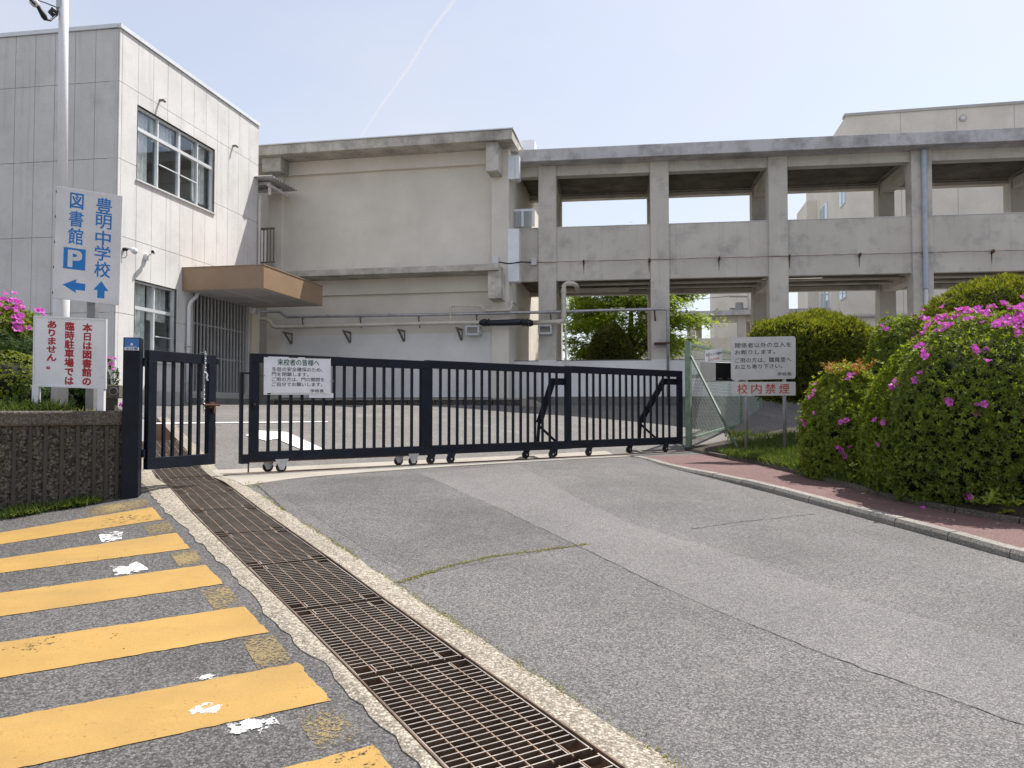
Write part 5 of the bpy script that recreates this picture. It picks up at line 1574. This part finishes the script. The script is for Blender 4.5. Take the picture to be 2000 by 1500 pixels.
pq = at(116, 790, 8.15)
PL = thing('white_pole', (pq.x, pq.y, .74), 'tall white steel pole with stepped base behind the direction sign', 'pole')
px_ = pq.x
MB().tube([(px_, pq.y, .7), (px_, pq.y, 2.3), (px_, pq.y, 2.36)], [.082, .080, .05], 20).build('lower_shaft', M['white_pole'], PL, smooth=True)
tq = at(121, 0, 8.15)
MB().tube([(px_, pq.y, 2.35), (tq.x, pq.y, 6.6)], [.050, .046], 18).build('shaft', M['white_pole'], PL, smooth=True)
zz = at(121, 8, 8.15).z
MB().tube([(tq.x, pq.y, zz - .06), (tq.x, pq.y, zz + .06)], .054, 16).build('band', M['galv'], PL)
MB().tube([at(112, 24, 8.1), at(103, 18, 8.05), at(98, 24, 8.05), at(105, 30, 8.1)], .025, 8).build('clamp', M['insulator'], PL)
ca_ = [at(112, 28, 8.1), at(98, 40, 8.0), at(88, 38, 7.9), at(72, 12, 7.8), at(62, 2, 7.7), at(20, -45, 7.4)]
MB().tube(ca_, .012, 6).build('cable', M['black'], PL, smooth=True)
MB().tube([at(90, 39, 7.9), at(86, 32, 7.88), at(74, 12, 7.8)], [.02, .03, .02], 8).build('cable_sleeve', M['black'], PL, smooth=True)
MB().tube([at(70, 8, 7.8), at(64, 2, 7.75)], .04, 10).build('insulator', M['sign_lilac'], PL, smooth=True)
MB().tube([at(110, 14, 8.1), at(90, 6, 8.0), at(60, -4, 7.7)], .006, 5).build('cable', M['black'], PL)

ob = at(220, 800, 7.95)
OB = thing('outlet_stand', (ob.x, ob.y, .72), 'weathered concrete stand with a round outlet cover beside the red lettered sign', 'utility box')
FO = Facade((ob.x, ob.y), (.98, .2), (.2, -.98))
u0, u1, z0, z1 = FO.u(207, 765), FO.u(236, 765), FO.z(220, 778), FO.z(220, 752)
MB().fbox(FO, u0, u1, z0, z1, -.08, .06).build('head', M['cap'], OB, bevel=.012)
MB().fbox(FO, u0, u1 - .045, .68, z0 - .001, -.07, .045).build('stem', M['wall_rib'], OB)
cu, cz = FO.uz(222, 764, .06)
MB().tube([FO.p(cu, cz, .061), FO.p(cu, cz, .068)], .043, 20).build('outlet_ring', M['post_grey'], OB)
MB().tube([FO.p(cu, cz, .0681), FO.p(cu, cz, .072)], .034, 20).build('outlet_face', M['wall_rib'], OB)

# ------------------------------------------------------------------ right: fence, mailbox, signs
f0 = Vector((3.40, 14.80)); f1 = Vector((5.38, 18.1)); fd = (f1 - f0).normalized()
FF = Facade((f0.x, f0.y), (fd.x, fd.y), (fd.y, -fd.x))
LF = (f1 - f0).length
FN = thing('chain_link_fence', (f0.x, f0.y, 0), 'pale green chain-link fence with a slanting brace at the end of the gate', 'fence')
zft = FF.z(1346, 668); 
MB().fbox(FF, -.05, .05, -.1, zft, -.05, .05).build('post', M['green_paint'], FN)
MB().fbox(FF, .055, .085, .25, zft - .03, -.03, .03).build('frame_bar', M['rust'], FN)
zr0_, zr1_ = FF.z(1360, 856), FF.z(1443, 827)
L2 = LF + 1.9
zt2 = zft + .02
MB().beam(FF.p(.05, zft - .04, 0), FF.p(L2, zt2 - .02, 0), .05, .05).build('top_rail', M['green_paint'], FN)
MB().beam(FF.p(.05, zr0_, 0), FF.p(LF, zr1_, 0), .05, .05).build('bottom_rail', M['green_paint'], FN)
MB().beam(FF.p(LF, zr1_, 0), FF.p(L2, zr1_ + .17, 0), .05, .05).build('bottom_rail', M['green_paint'], FN)
for u in (LF, L2): MB().fbox(FF, u - .045, u + .045, .0, zt2 - .05, -.045, .045).build('post', M['green_paint'], FN)
ba = FF.p(.0, FF.z(1347, 697), .06); bb = bed_at(1447, 884)
MB().beam(ba, bb - Vector((0, 0, .04)), .032, .04).build('brace', M['brace_green'], FN)
mb = MB(); pit = .10; r = .0046
def zlow(u): return zr0_ + (zr1_ - zr0_) * min(1, u / LF) + (.17 * (u - LF) / 1.9 if u > LF else 0)
ztp = zft - .06
for sgn in (1, -1):
    u = -2.5
    while u < L2 + 2.5:
        # wire from (u, z low) going up at 55 degrees, clipped to the frame
        sl = 1.35
        pts = []
        for k in range(61):
            z = .2 + (ztp - .2) * k / 60
            uu = u + sgn * (z - .2) / sl
            if .08 <= uu <= L2 and zlow(uu) <= z <= ztp: pts.append(FF.p(uu, z, sgn * .004))
        if len(pts) > 1: mb.tube([pts[0], pts[-1]], r, 3, caps=False)
        u += pit
tag(mb.build('wire_mesh', M['wire'], FN), kind='stuff')
ks = [onz(1342, 888, gz), Vector((5.5, 18.2, .12))]
mb = MB(); mb.beam(Vector((3.36, 14.55, -.06)), Vector((5.5, 18.1, .06)), .2, .26); mb.build('footing', M['wall_rib'], FN)
mb = MB(); mb.beam(Vector((5.5, 18.1, .12)), Vector((6.5, 19.6, .22)), .2, .32); mb.build('footing', M['wall_rib'], FN)

# dark front mailbox with notice
dm = 14.95
mq = at(1405, 745, dm)
FM = Facade((mq.x, mq.y), (.93, .36), (.36, -.93))
MBX = thing('mailbox', FM.p(0, .05), 'steel box with a black front hung beside the chain-link fence', 'mailbox')
u0, u1 = FM.u(1397, 730, .0), FM.u(1433, 730, .0); z0, z1 = FM.z(1415, 744), FM.z(1415, 708)
MB().add([FM.p(u0, z0, 0), FM.p(u1, z0, 0), FM.p(u1, z0, -.5), FM.p(u0, z0, -.5), FM.p(u0 + .01, z1, 0), FM.p(u1, z1, 0), FM.p(u1, z1 + .04, -.5), FM.p(u0, z1 + .04, -.5)],
         [(0, 3, 2, 1), (4, 5, 6, 7), (0, 1, 5, 4), (1, 2, 6, 5), (2, 3, 7, 6), (3, 0, 4, 7)]).build('box', M['box_steel'], MBX, bevel=.005)
MB().fbox(FM, u0 + .012, u1, z0 + .008, z1 - .012, .001, .006).build('door', M['black'], MBX)
for a in (.15, .65): MB().fbox(FM, u0 + (u1 - u0) * a, u0 + (u1 - u0) * (a + .22), z0 + .035, z0 + .055, .0065, .012).build('slot', M['post_grey'], MBX)
MB().fbox(FM, u0 + .1, u0 + .16, z0 + .1, z0 + .16, -1.0, -.501).build('hanger', M['post_grey'], MBX)
MB().fbox(FM, u1 - .16, u1 - .1, z0 + .1, z0 + .16, -1.2, -.501).build('hanger', M['post_grey'], MBX)
nt_ = Board(FM.pp(1377.5, 684, -.45), FM.pp(1411, 679, -.45), FM.pp(1377, 708, -.45))
NT = thing('paper_notice', nt_.p(.5, 1), 'curled white camera warning notice standing behind the steel box', 'sign')
nt_.box(0, 1, 0, 1.35, -.004, 0).build('board', M['sign_white'], NT)
nt_.text('防犯カメラ作動中', .06, .97, .30, .56, .001, M['t_black'], NT, .012)
nt_.text('CAUTION!', .22, .83, .74, .93, .001, M['t_orange'], NT, .01)
MB().beam(nt_.p(.2, .2, -.008), nt_.p(.2, 1.5, -.008), .03, .015).build('stake', M['post_grey'], NT)

ds = bed_at(1495, 889).y - .04
sA = Board(at(1428, 659, ds), at(1554, 656.5, ds + .05), at(1428, 742.5, ds))
RS = thing('school_rules_sign', bed_at(1495, 886), 'two grey boards on twin steel posts, black notice above red no-smoking words', 'sign')
sA.rounded(.045, .012, M['sign_grey'], RS, 'upper_board')
for b, u1_, v0, v1 in (('関係者以外の立入を', .93, .135, .25), ('お断りします。', .68, .30, .405), ('ご用の方は、職員室へ', .93, .485, .60), ('お立ち寄り下さい。', .79, .64, .745)):
    sA.text(b, .06, u1_, v0, v1, .0012, M['t_black'], RS, .006)
sA.text('学校長', .715, .935, .84, .925, .0012, M['t_black'], RS, .006)
sB_ = Board(at(1429.5, 746, ds), at(1554, 745.5, ds + .05), at(1429.5, 773, ds))
sB_.rounded(.02, .012, M['sign_grey'], RS, 'lower_board')
for k, ch_ in enumerate('校内禁煙'):
    sB_.text(ch_, .085 + k * .219, .245 + k * .219, .14, .86, .0012, M['t_orange'], RS, .008)
for (px, pyb) in ((1456, 887), (1531, 890)):
    b_ = bed_at(px, pyb); t_ = at(px, 700, ds + .08)
    MB().tube([(t_.x, t_.y, bed_at(px, pyb).z - .15), (t_.x, t_.y, t_.z)], .03, 12).build('post', M['post_grey'], RS, smooth=True)

# ------------------------------------------------------------------ plants
def np_mesh(name, V, Fq, mat, parent=None, kind=None, smooth=False):
    off = wl(parent) if parent else Vector((0, 0, 0))
    me = bpy.data.meshes.new(name)
    V = np.asarray(V, dtype=np.float32) - np.array(off[:], dtype=np.float32)
    Fq = np.asarray(Fq, dtype=np.int32)
    k = Fq.shape[1]
    me.vertices.add(len(V)); me.vertices.foreach_set('co', V.ravel())
    me.loops.add(Fq.size); me.loops.foreach_set('vertex_index', Fq.ravel())
    me.polygons.add(len(Fq)); me.polygons.foreach_set('loop_start', np.arange(0, Fq.size, k, dtype=np.int32))
    me.update(calc_edges=True)
    if smooth: me.polygons.foreach_set('use_smooth', [True] * len(Fq))
    me.materials.append(mat)
    o = bpy.data.objects.new(name, me); COL.objects.link(o)
    if parent: o.parent = parent
    if kind: o['kind'] = kind
    return o
def unit(a): return a / np.maximum(np.linalg.norm(a, axis=1, keepdims=True), 1e-9)
def perp(a):
    r = RNG.normal(size=a.shape)
    return unit(np.cross(a, r))
def leaves(base, d, n, L, W, fold=0.25):
    """diamond leaves of two triangles; arrays"""
    s = unit(np.cross(d, n))
    L = L[:, None]; W = W[:, None]
    mid = base + d * L * 0.45
    v = np.stack([base, mid + s * W / 2 + n * W * fold, base + d * L, mid - s * W / 2 + n * W * fold], 1).reshape(-1, 3)
    i = np.arange(len(base))[:, None] * 4
    f = np.concatenate([i + np.array([[0, 1, 2]]), i + np.array([[0, 2, 3]])], 0)
    return v, f
def rosettes(pts, axes, k, L, W, elev=(0.1, 0.9), jit=0.3):
    n = len(pts)
    a = unit(axes + RNG.normal(size=axes.shape) * jit)
    p = perp(a); q = np.cross(a, p)
    B, D_, Nn, LL, WW = [], [], [], [], []
    ph = RNG.uniform(0, 6.28, n)
    for i in range(k):
        t = ph + i * 2 * math.pi / k + RNG.normal(size=n) * 0.25
        r = p * np.cos(t)[:, None] + q * np.sin(t)[:, None]
        e = RNG.uniform(elev[0], elev[1], n)[:, None]
        D_.append(a * np.sin(e) + r * np.cos(e)); Nn.append(a * np.cos(e) - r * np.sin(e))
        B.append(pts); LL.append(L * RNG.uniform(.65, 1.2, n)); WW.append(W * RNG.uniform(.75, 1.2, n))
    return leaves(np.concatenate(B), np.concatenate(D_), np.concatenate(Nn), np.concatenate(LL), np.concatenate(WW))
def merge(*parts):
    V, Fq, o = [], [], 0
    for v, f in parts:
        V.append(v); Fq.append(f + o); o += len(v)
    return np.concatenate(V), np.concatenate(Fq)
def lump(dirs, seed):
    r = np.random.default_rng(seed)
    out = np.zeros(len(dirs))
    for k in range(9):
        w = r.normal(size=3) * (2.2 + k * 1.2)
        out += np.sin(dirs @ w + r.uniform(0, 6.28)) / (1.5 + k)
    return out
def lobe_surface(lobes, n, seed=0, bump_=0.05, power=2.4, zmin=None, back=True):
    """random points and normals on the outside of a union of lumpy superellipsoids (centre, radii)"""
    P_, N_ = [], []
    area = np.array([r[0] * r[1] + r[1] * r[2] + r[0] * r[2] for c, r in lobes]); area = area / area.sum()
    for j, (c, r) in enumerate(lobes):
        m = int(n * area[j] * 1.3)
        d = unit(RNG.normal(size=(m, 3)))
        s = (np.abs(d) ** power).sum(1) ** (-1 / power)
        rad = s * (1 + bump_ * lump(d, seed + j))
        p = np.array(c) + d * rad[:, None] * np.array(r)
        nn = unit(np.sign(d) * np.abs(d * s[:, None]) ** (power - 1) / np.array(r))
        keep = np.ones(m, bool)
        for i, (c2, r2) in enumerate(lobes):
            if i == j: continue
            q = (p - np.array(c2)) / np.array(r2)
            keep &= (np.abs(q) ** power).sum(1) ** (1 / power) > 0.97
        if zmin is not None: keep &= p[:, 2] > zmin
        P_.append(p[keep]); N_.append(nn[keep])
    return np.concatenate(P_), np.concatenate(N_)
def core(lobes, seed, bump_, power, shrink, parent, name='shade_core', mat='gap_shade'):
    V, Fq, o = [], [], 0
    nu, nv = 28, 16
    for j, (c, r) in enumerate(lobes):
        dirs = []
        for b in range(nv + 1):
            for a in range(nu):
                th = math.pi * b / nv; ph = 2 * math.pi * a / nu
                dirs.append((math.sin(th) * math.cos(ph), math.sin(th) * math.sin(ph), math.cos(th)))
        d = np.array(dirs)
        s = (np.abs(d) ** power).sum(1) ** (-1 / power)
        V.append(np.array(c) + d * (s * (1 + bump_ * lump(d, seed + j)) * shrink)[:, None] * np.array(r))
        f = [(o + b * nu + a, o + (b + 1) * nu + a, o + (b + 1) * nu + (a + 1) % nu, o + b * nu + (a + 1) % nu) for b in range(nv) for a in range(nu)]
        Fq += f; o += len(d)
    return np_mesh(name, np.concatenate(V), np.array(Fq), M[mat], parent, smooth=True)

def flower_mesh():
    mb = MB(); n = 5
    for k in range(n):
        t = 2 * math.pi * k / n
        c, s = math.cos(t), math.sin(t)
        def pt(r, w, z): return (c * r - s * w, s * r + c * w, z)
        mb.add([pt(.004, 0, -.012), pt(.014, .011, .004), pt(.026, .013, .012), pt(.034, 0, .012), pt(.026, -.013, .012), pt(.014, -.011, .004), pt(.02, 0, .005)],
               [(0, 6, 1), (1, 6, 2), (2, 6, 3), (3, 6, 4), (4, 6, 5), (5, 6, 0)])
    me = mb.mesh('flower', M['flower'])
    return me
FLW = flower_mesh()
def add_flowers(parent, P_, N_, count, prob, seed, size=1.0):
    rr = np.random.default_rng(seed)
    idx = rr.permutation(len(P_)); n = 0; off = wl(parent)
    for i in idx:
        if n >= count: break
        p, nn = P_[i], N_[i]
        if rr.uniform() > prob(p, nn): continue
        for k in range(rr.integers(1, 4) + (2 if nn[2] > .45 else 0)):
            q = Vector(p + rr.normal(size=3) * .04 + nn * .055)
            d = Vector(unit((nn + rr.normal(size=3) * .45)[None])[0])
            m = d.to_track_quat('Z', 'Y').to_matrix().to_4x4()
            sc = size * rr.uniform(.8, 1.25)
            inst(FLW, 'flower', parent, mat=Matrix.Translation(q - off) @ m @ Matrix.Rotation(rr.uniform(0, 6.28), 4, 'Z') @ Matrix.Scale(sc, 4))
            n += 1

def azalea(name, lobes, label, base, n_ros, flowers, prob, seed, mat='leaf_azalea', L=.05, W=.019, power=2.6, zmin=None, group=None, fsize=1.0, k=6):
    o = thing(name, base, label, 'bush', group)
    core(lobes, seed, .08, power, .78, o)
    P1, N1 = lobe_surface(lobes, n_ros, seed, .08, power, zmin)
    v1 = rosettes(P1, N1, k, L, W)
    P2, N2 = lobe_surface([(c, tuple(x * .93 for x in r)) for c, r in lobes], int(n_ros * .6), seed, .08, power, zmin)
    v2 = rosettes(P2, N2, 5, L * 1.1, W * 1.1)
    P3 = P1[::14] + N1[::14] * RNG.uniform(.02, .09, (len(P1[::14]), 1))
    v3 = rosettes(P3, N1[::14] + np.array([0, 0, .6]), k, L, W, (.3, 1.2))
    V, Fq = merge(v1, v2, v3)
    np_mesh('foliage', V, Fq, M[mat], o, 'stuff')
    if flowers: add_flowers(o, P1, N1, flowers, prob, seed, fsize)
    return o
# big azalea beside the pavement
azalea('azalea_bush', [((5.47, 8.95, .50), (1.22, 1.10, 1.40)), ((6.75, 8.85, .56), (1.35, 1.2, 1.47))],
       'largest azalea bush, deep green and dotted with pink flowers beside the red pavement', (5.9, 9.2, -.2), 17000, 290,
       lambda p, n: 0 if (n[1] > (.55 if p[2] > 1.75 else .0) or p[0] > .667 * p[1] + .12) else (.9 if (p[2] > 1.62 and n[2] > .2) else .28 if p[2] > 1.15 else .13), 21, group='azalea bushes on the right', fsize=1.12, power=2.2)
azalea('azalea_bush', [((4.55, 10.45, .34), (.57, .58, .95))], 'smaller rounded azalea bush right beside the twin-post grey sign', (4.4, 10.2, 0), 4600, 24,
       lambda p, n: 0 if n[1] > .1 else .5 if p[0] < 4.3 else .1, 22, 'leaf_azalea_light', group='azalea bushes on the right', fsize=1.1, power=2.2)
azalea('azalea_bush', [((5.98, 11.75, 1.0), (.52, .5, 1.13))], 'azalea bush with pale pink flowers tucked behind the largest azalea', (5.7, 11.7, .2), 2600, 40,
       lambda p, n: 0 if n[1] > .3 else .7 if n[2] > .25 else .12, 23, group='azalea bushes on the right', fsize=1.3)
# left bed
azalea('azalea_bush', [((-6.45, 9.2, 1.36), (.86, .7, .68))], 'pink flowering azalea bush behind the red lettered sign', (-6.5, 9.3, .76), 3600, 120,
       lambda p, n: 1.0 if (n[2] > .1 and n[1] < .15 and p[0] > -6.35) else 0, 24, fsize=1.25)
azalea('boxwood_bush', [((-6.1, 8.72, 1.02), (.95, .5, .40)), ((-5.45, 8.75, .98), (.5, .42, .30))], 'yellow-green boxwood bush at the left of the white sign legs', (-6.1, 8.7, .76), 3600, 0, None, 25, 'leaf_box', .026, .014)
azalea('dark_shrub', [((-6.3, 9.0, 1.35), (.8, .45, .40))], 'fine dark green shrub between the boxwood and the pink azalea', (-6.3, 9.0, .76), 2500, 0, None, 26, 'leaf_dark', .05, .008)
azalea('azalea_bush', [((-4.80, 8.72, 1.0), (.27, .26, .42)), ((-5.1, 8.55, .88), (.42, .3, .22))], 'small straggly azalea bush peeking from behind the red lettered sign', (-4.9, 8.6, .76), 520, 8, lambda p, n: .5 if p[0] > -4.75 else .03, 27, 'leaf_dark')

def conifer(name, lobes, label, base, n, seed, trunk=None, power=2.3, L=.10, W=.022, bump_=.09, mat='leaf_conifer', group=None):
    o = thing(name, base, label, 'shrub', group)
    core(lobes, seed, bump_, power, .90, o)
    P1, N1 = lobe_surface(lobes, n, seed, bump_, power)
    up = unit(N1 + np.array([0, 0, .7]) + RNG.normal(size=N1.shape) * .35)
    cl = lump(P1 * 1.0, seed + 50)
    P1 = P1 + N1 * (cl * .05)[:, None] + N1 * (RNG.uniform(0, 1, (len(P1), 1)) ** 8) * .055
    parts = [rosettes(P1, up, 4, L, W, (.7, 1.4), .35)]
    P2, N2 = lobe_surface([(c, tuple(x * .95 for x in r)) for c, r in lobes], n // 2, seed, bump_, power)
    parts.append(rosettes(P2, N2, 4, L, W, (.2, 1.2), .4))
    V, Fq = merge(*parts)
    np_mesh('foliage', V, Fq, M[mat], o, 'stuff')
    for (a, b, r0, r1) in (trunk or []):
        mid = Vector(a).lerp(Vector(b), .5) + Vector((.04, .02, 0))
        MB().tube([a, mid, b], [r0, (r0 + r1) / 2, r1], 9).build('trunk', M['bark'], o, smooth=True)
    return o
conifer('clipped_conifer', [((5.30, 14.3, 1.78), (.95, .82, .76)), ((5.95, 14.1, 1.60), (.66, .7, .78)), ((5.62, 14.35, 2.03), (.73, .68, .54))],
        'rounded clipped conifer behind the twin-post grey sign', (5.5, 14.3, .3), 10000, 31, [((5.5, 14.3, .2), (5.4, 14.3, 1.5), .09, .06), ((5.5, 14.3, .7), (6.0, 14.2, 1.4), .05, .04)], group='clipped conifers')
conifer('clipped_conifer', [((8.85, 13.8, 1.98), (1.35, 1.0, 1.04)), ((9.7, 13.6, 1.9), (.9, .9, .85))],
        'broad clipped conifer rising behind the largest azalea bush', (8.85, 13.8, .4), 9000, 32, [((8.85, 13.8, .2), (8.85, 13.8, 1.5), .1, .07)], group='clipped conifers')
conifer('topiary_shrub', [((3.27, 25.1, 2.0), (.74, .74, 1.52))], 'dome-shaped topiary shrub standing behind the corridor low wall', (3.27, 25.1, .9), 5000, 33, L=.09, W=.025, bump_=.02, mat='leaf_dome')

# maple behind the corridor
MT = thing('maple_tree', (4.3, 27.4, .9), 'leafy bright green maple tree behind the corridor', 'tree')
MB().tube([(4.3, 27.4, .8), (4.35, 27.4, 2.2), (4.2, 27.3, 3.3)], [.16, .13, .1], 10).build('trunk', M['bark'], MT, smooth=True)
ends = []
mb = MB(); rr = random.Random(4)
for k in range(11):
    t = k / 11 * 6.28; h = rr.uniform(2.2, 3.4); r = rr.uniform(1.3, 2.4)
    e = Vector((4.3 + math.cos(t) * r, 27.4 + math.sin(t) * r * .9, h + rr.uniform(.7, 2.6)))
    m = Vector((4.3 + math.cos(t) * r * .4, 27.4 + math.sin(t) * r * .4, h + .5))
    mb.tube([(4.3, 27.38, h), m, e], [.07, .045, .015], 6); ends += [m.lerp(e, .5), e]
mb.tube([(4.2, 27.3, 3.2), (4.3, 27.4, 5), (4.0, 27.3, 7)], [.1, .06, .02], 7)
mb.build('limb', M['bark'], MT, smooth=True)
cl = []
for k in range(95):
    d = unit(RNG.normal(size=(1, 3)))[0]; rad = RNG.uniform(.45, 1.0) ** .6
    c = np.array([4.35, 27.4, 4.2]) + d * rad * np.array([2.45, 2.2, 2.5])
    if c[2] < 1.75: continue
    cl.append(c)
cl += [np.array(e[:]) for e in ends] + [np.array([4.0, 27.3, 6.9]), np.array([3.6, 27.0, 6.95])]
PP, AA = [], []
for c in cl:
    m = 210
    d = RNG.normal(size=(m, 3)) * np.array([.34, .34, .13])
    PP.append(c + d); AA.append(np.tile([0, 0, 1.0], (m, 1)) + d * .8)
PP = np.concatenate(PP); AA = np.concatenate(AA)
V, Fq = rosettes(PP, AA, 4, .095, .05, (-.3, .3), .35)
np_mesh('crown', V, Fq, M['leaf_maple'], MT, 'stuff')

# grass and weeds -----------------------------------------------------
def blades(P_, h, w, lean=.5, mat='grass', name='grass', label=None, cat='grass', parent=None):
    n = len(P_)
    d = unit(np.stack([RNG.normal(size=n) * lean, RNG.normal(size=n) * lean, np.ones(n)], 1))
    nn = perp(d)
    v, f = leaves(np.asarray(P_), d, nn, h * RNG.uniform(.5, 1.3, n), np.full(n, w), .1)
    return tag(np_mesh(name, v, f, M[mat], parent, 'stuff'), label, cat)
def scatter_px(poly, n, zf, rng):
    """random pixels in a pixel quad dropped on a surface"""
    a, b, c, d = [np.array(p, float) for p in poly]; out = []
    for _ in range(n):
        s, t = rng.uniform(), rng.uniform()
        p = (a * (1 - s) + b * s) * (1 - t) + (d * (1 - s) + c * s) * t
        out.append(zf(p[0], p[1])[:])
    return np.array(out)
rg = np.random.default_rng(77)
g1 = scatter_px([(1415, 850), (1560, 850), (1560, 905), (1440, 900)], 700, bed_at, rg)
g2 = scatter_px([(1400, 884), (1560, 905), (1600, 930), (1440, 898)], 500, bed_at, rg)
g3 = scatter_px([(1540, 900), (1760, 950), (1760, 972), (1560, 922)], 500, bed_at, rg)
P_ = np.concatenate([g1, g2, g3])
P_ = np.concatenate([P_ + RNG.normal(size=P_.shape) * np.array([.03, .03, 0]) for _ in range(6)])
blades(P_, .13, .012, .5, 'grass', 'bed_grass', 'dark green grass and ground cover below the twin-post sign')
V, Fq = rosettes(g2[::2] + np.array([0, 0, .06]), np.tile([0, 0, 1.0], (len(g2[::2]), 1)), 5, .05, .022, (0, .6))
tag(np_mesh('ground_cover', V, Fq, M['leaf_azalea'], None, 'stuff'), 'leafy ground cover along the edge of the planting bed', 'ground cover')
# broad leaves at the foot of the big azalea
q = bed_at(1960, 1000)
low = np.concatenate([np.array([list(bed_at(px, py)[:])]) for px, py in ((1925, 998), (1955, 1004), (1690, 945), (1710, 950), (1735, 955), (1670, 938), (1980, 1008))])
low = np.repeat(low, 7, 0) + RNG.normal(size=(len(low) * 7, 3)) * np.array([.09, .07, .05]) + np.array([0, 0, .12])
V, Fq = rosettes(low, np.tile([-.2, -.4, 1.0], (len(low), 1)), 4, .09, .038, (0, .7))
tag(np_mesh('broadleaf_weeds', V, Fq, M['leaf_box'], None, 'stuff'), 'pale broad-leaved weeds at the foot of the azaleas', 'weeds')
# reddish sprigs on the smaller azalea
sp0 = np.array([4.55, 10.4, 1.28]); S = sp0 + RNG.normal(size=(26, 3)) * np.array([.16, .12, .03])
mb = MB(); tips = []
for p in S:
    e = p + np.array([RNG.normal() * .09, RNG.normal() * .06, RNG.uniform(.06, .2)])
    mb.tube([tuple(p), tuple(e)], .003, 4, caps=False)
    for t in np.linspace(.3, 1, 6): tips.append(p + (e - p) * t)
SPR = thing('nandina_sprig', tuple(sp0 - np.array([0, 0, .1])), 'reddish orange young sprigs sprouting from the smaller azalea', 'plant')
mb.build('stem', M['sprig'], SPR)
tips = np.array(tips)
V, Fq = rosettes(tips, np.tile([0, 0, 1.0], (len(tips), 1)), 3, .06, .013, (.1, .9), .5)
np_mesh('foliage', V, Fq, M['sprig'], SPR, 'stuff')
# weeds at the foot of the pebbled wall
w1 = []
for px in np.concatenate([RNG.uniform(-10, 195, 120), RNG.normal(150, 12, 50), RNG.normal(40, 20, 50)]):
    q_ = FR.p(FR.u(px, 980), 0, RNG.uniform(.03, .14)); w1.append((q_.x, q_.y, gz(q_.x, q_.y)))
w1 = np.array(w1)
w1 = np.concatenate([w1 + RNG.normal(size=w1.shape) * np.array([.02, .02, 0]) for _ in range(4)])
blades(w1, .10, .010, .6, 'grass', 'wall_weeds', 'tufts of green weeds at the foot of the pebbled wall', 'weeds')
V, Fq = rosettes(w1[::5] + np.array([0, 0, .03]), np.tile([0, -.4, 1.0], (len(w1[::5]), 1)), 5, .028, .016, (0, .7))
tag(np_mesh('wall_foot_leaves', V, Fq, M['leaf_box'], None, 'stuff'), 'small round-leaved weeds at the foot of the pebbled wall', 'weeds')
# long grass on top of the wall cap
t1 = np.array([list(FR.p(FR.u(px, 800, -.3), ztop - .03, -.34 - RNG.uniform(0, .35))[:]) for px in RNG.uniform(-20, 135, 260)])
blades(np.concatenate([t1 + RNG.normal(size=t1.shape) * np.array([.02, .02, 0]) for _ in range(4)]), .15, .011, .75, 'grass', 'cap_grass', 'long grass tufts behind the cap of the pebbled wall', 'grass')
t2 = np.array([list(FR.p(FR.u(px, 800, -.3), ztop - .03, -.38 - RNG.uniform(0, .3))[:]) for px in RNG.uniform(135, 205, 60)])
blades(t2, .07, .012, .8, 'dry_grass', 'cap_weeds', 'short dry weeds between the sign legs on the wall', 'weeds')
# weeds in the joint between the drain edging and the asphalt, and in the crack
pts = []
for v in frange(-7.5, -1.6, 0.008):
    den = .5 + .5 * math.sin(v * 5.3) * math.sin(v * 2.1 + 1)
    if RNG.uniform() < den * .9:
        x, y = xy(sR(v) + .03 + RNG.normal() * .012, v); pts.append((x, y, gz(x, y)))
tc = [onz(*p, gz) for p in TC1]
for a, b in zip(tc, tc[1:]):
    for k in range(70):
        p = a.lerp(b, RNG.uniform()); 
        if RNG.uniform() < .75: pts.append((p.x + RNG.normal() * .012, p.y + RNG.normal() * .012, gz(p.x, p.y)))
pts = np.array(pts); pts = np.concatenate([pts + RNG.normal(size=pts.shape) * np.array([.01, .01, 0]) for _ in range(4)])
blades(pts, .018, .006, 1.0, 'dry_grass', 'joint_weeds', 'thin line of dry weeds in the joint beside the drain edging', 'weeds')
pts = np.array([list(onz(px, py, gz)[:]) for px, py in zip(RNG.uniform(478, 515, 60), RNG.uniform(943, 953, 60))])
blades(pts, .035, .007, .9, 'dry_grass', 'track_weeds', 'small dry weed tuft at the corner of the gate track', 'weeds')

# contrail -------------------------------------------------------------
m, nt, b = newmat('contrail_vapour')
b.inputs['Base Color'].default_value = (1, 1, 1, 1); b.inputs['Roughness'].default_value = 1; b.inputs['Specular IOR Level'].default_value = 0
tr = N(nt, 'ShaderNodeBsdfTransparent'); tl = N(nt, 'ShaderNodeBsdfTranslucent'); m2 = N(nt, 'ShaderNodeMixShader'); m2.inputs[0].default_value = .5
nt.links.new(b.outputs[0], m2.inputs[1]); nt.links.new(tl.outputs[0], m2.inputs[2])
ms = N(nt, 'ShaderNodeMixShader')
lw_ = N(nt, 'ShaderNodeLayerWeight'); lw_.inputs['Blend'].default_value = .5
fa = ramp(nt, lw_.outputs['Facing'], 0.0, 0.9, 0.40, 0.0)
mu = N(nt, 'ShaderNodeMath', operation='MULTIPLY'); nt.links.new(fa, mu.inputs[0]); nt.links.new(ramp(nt, noise(nt, pos(nt), .006, 5), .3, .7, .4, 1), mu.inputs[1])
nt.links.new(mu.outputs[0], ms.inputs[0]); nt.links.new(tr.outputs[0], ms.inputs[1]); nt.links.new(m2.outputs[0], ms.inputs[2])
nt.links.new(ms.outputs[0], nt.nodes['Material Output'].inputs['Surface'])
path = [at(960, -110, 6000), at(888, 0, 6000), at(840, 62, 6000), at(800, 130, 6000), at(745, 205, 6000), at(700, 275, 6000), at(640, 380, 6000)]
path = [a for a in path]
tag(MB().tube(path, [26, 22, 18, 17, 15, 13, 8], 16).build('contrail', m, smooth=True, origin=path[3]), 'thin white aircraft contrail slanting across the pale blue sky', 'contrail')
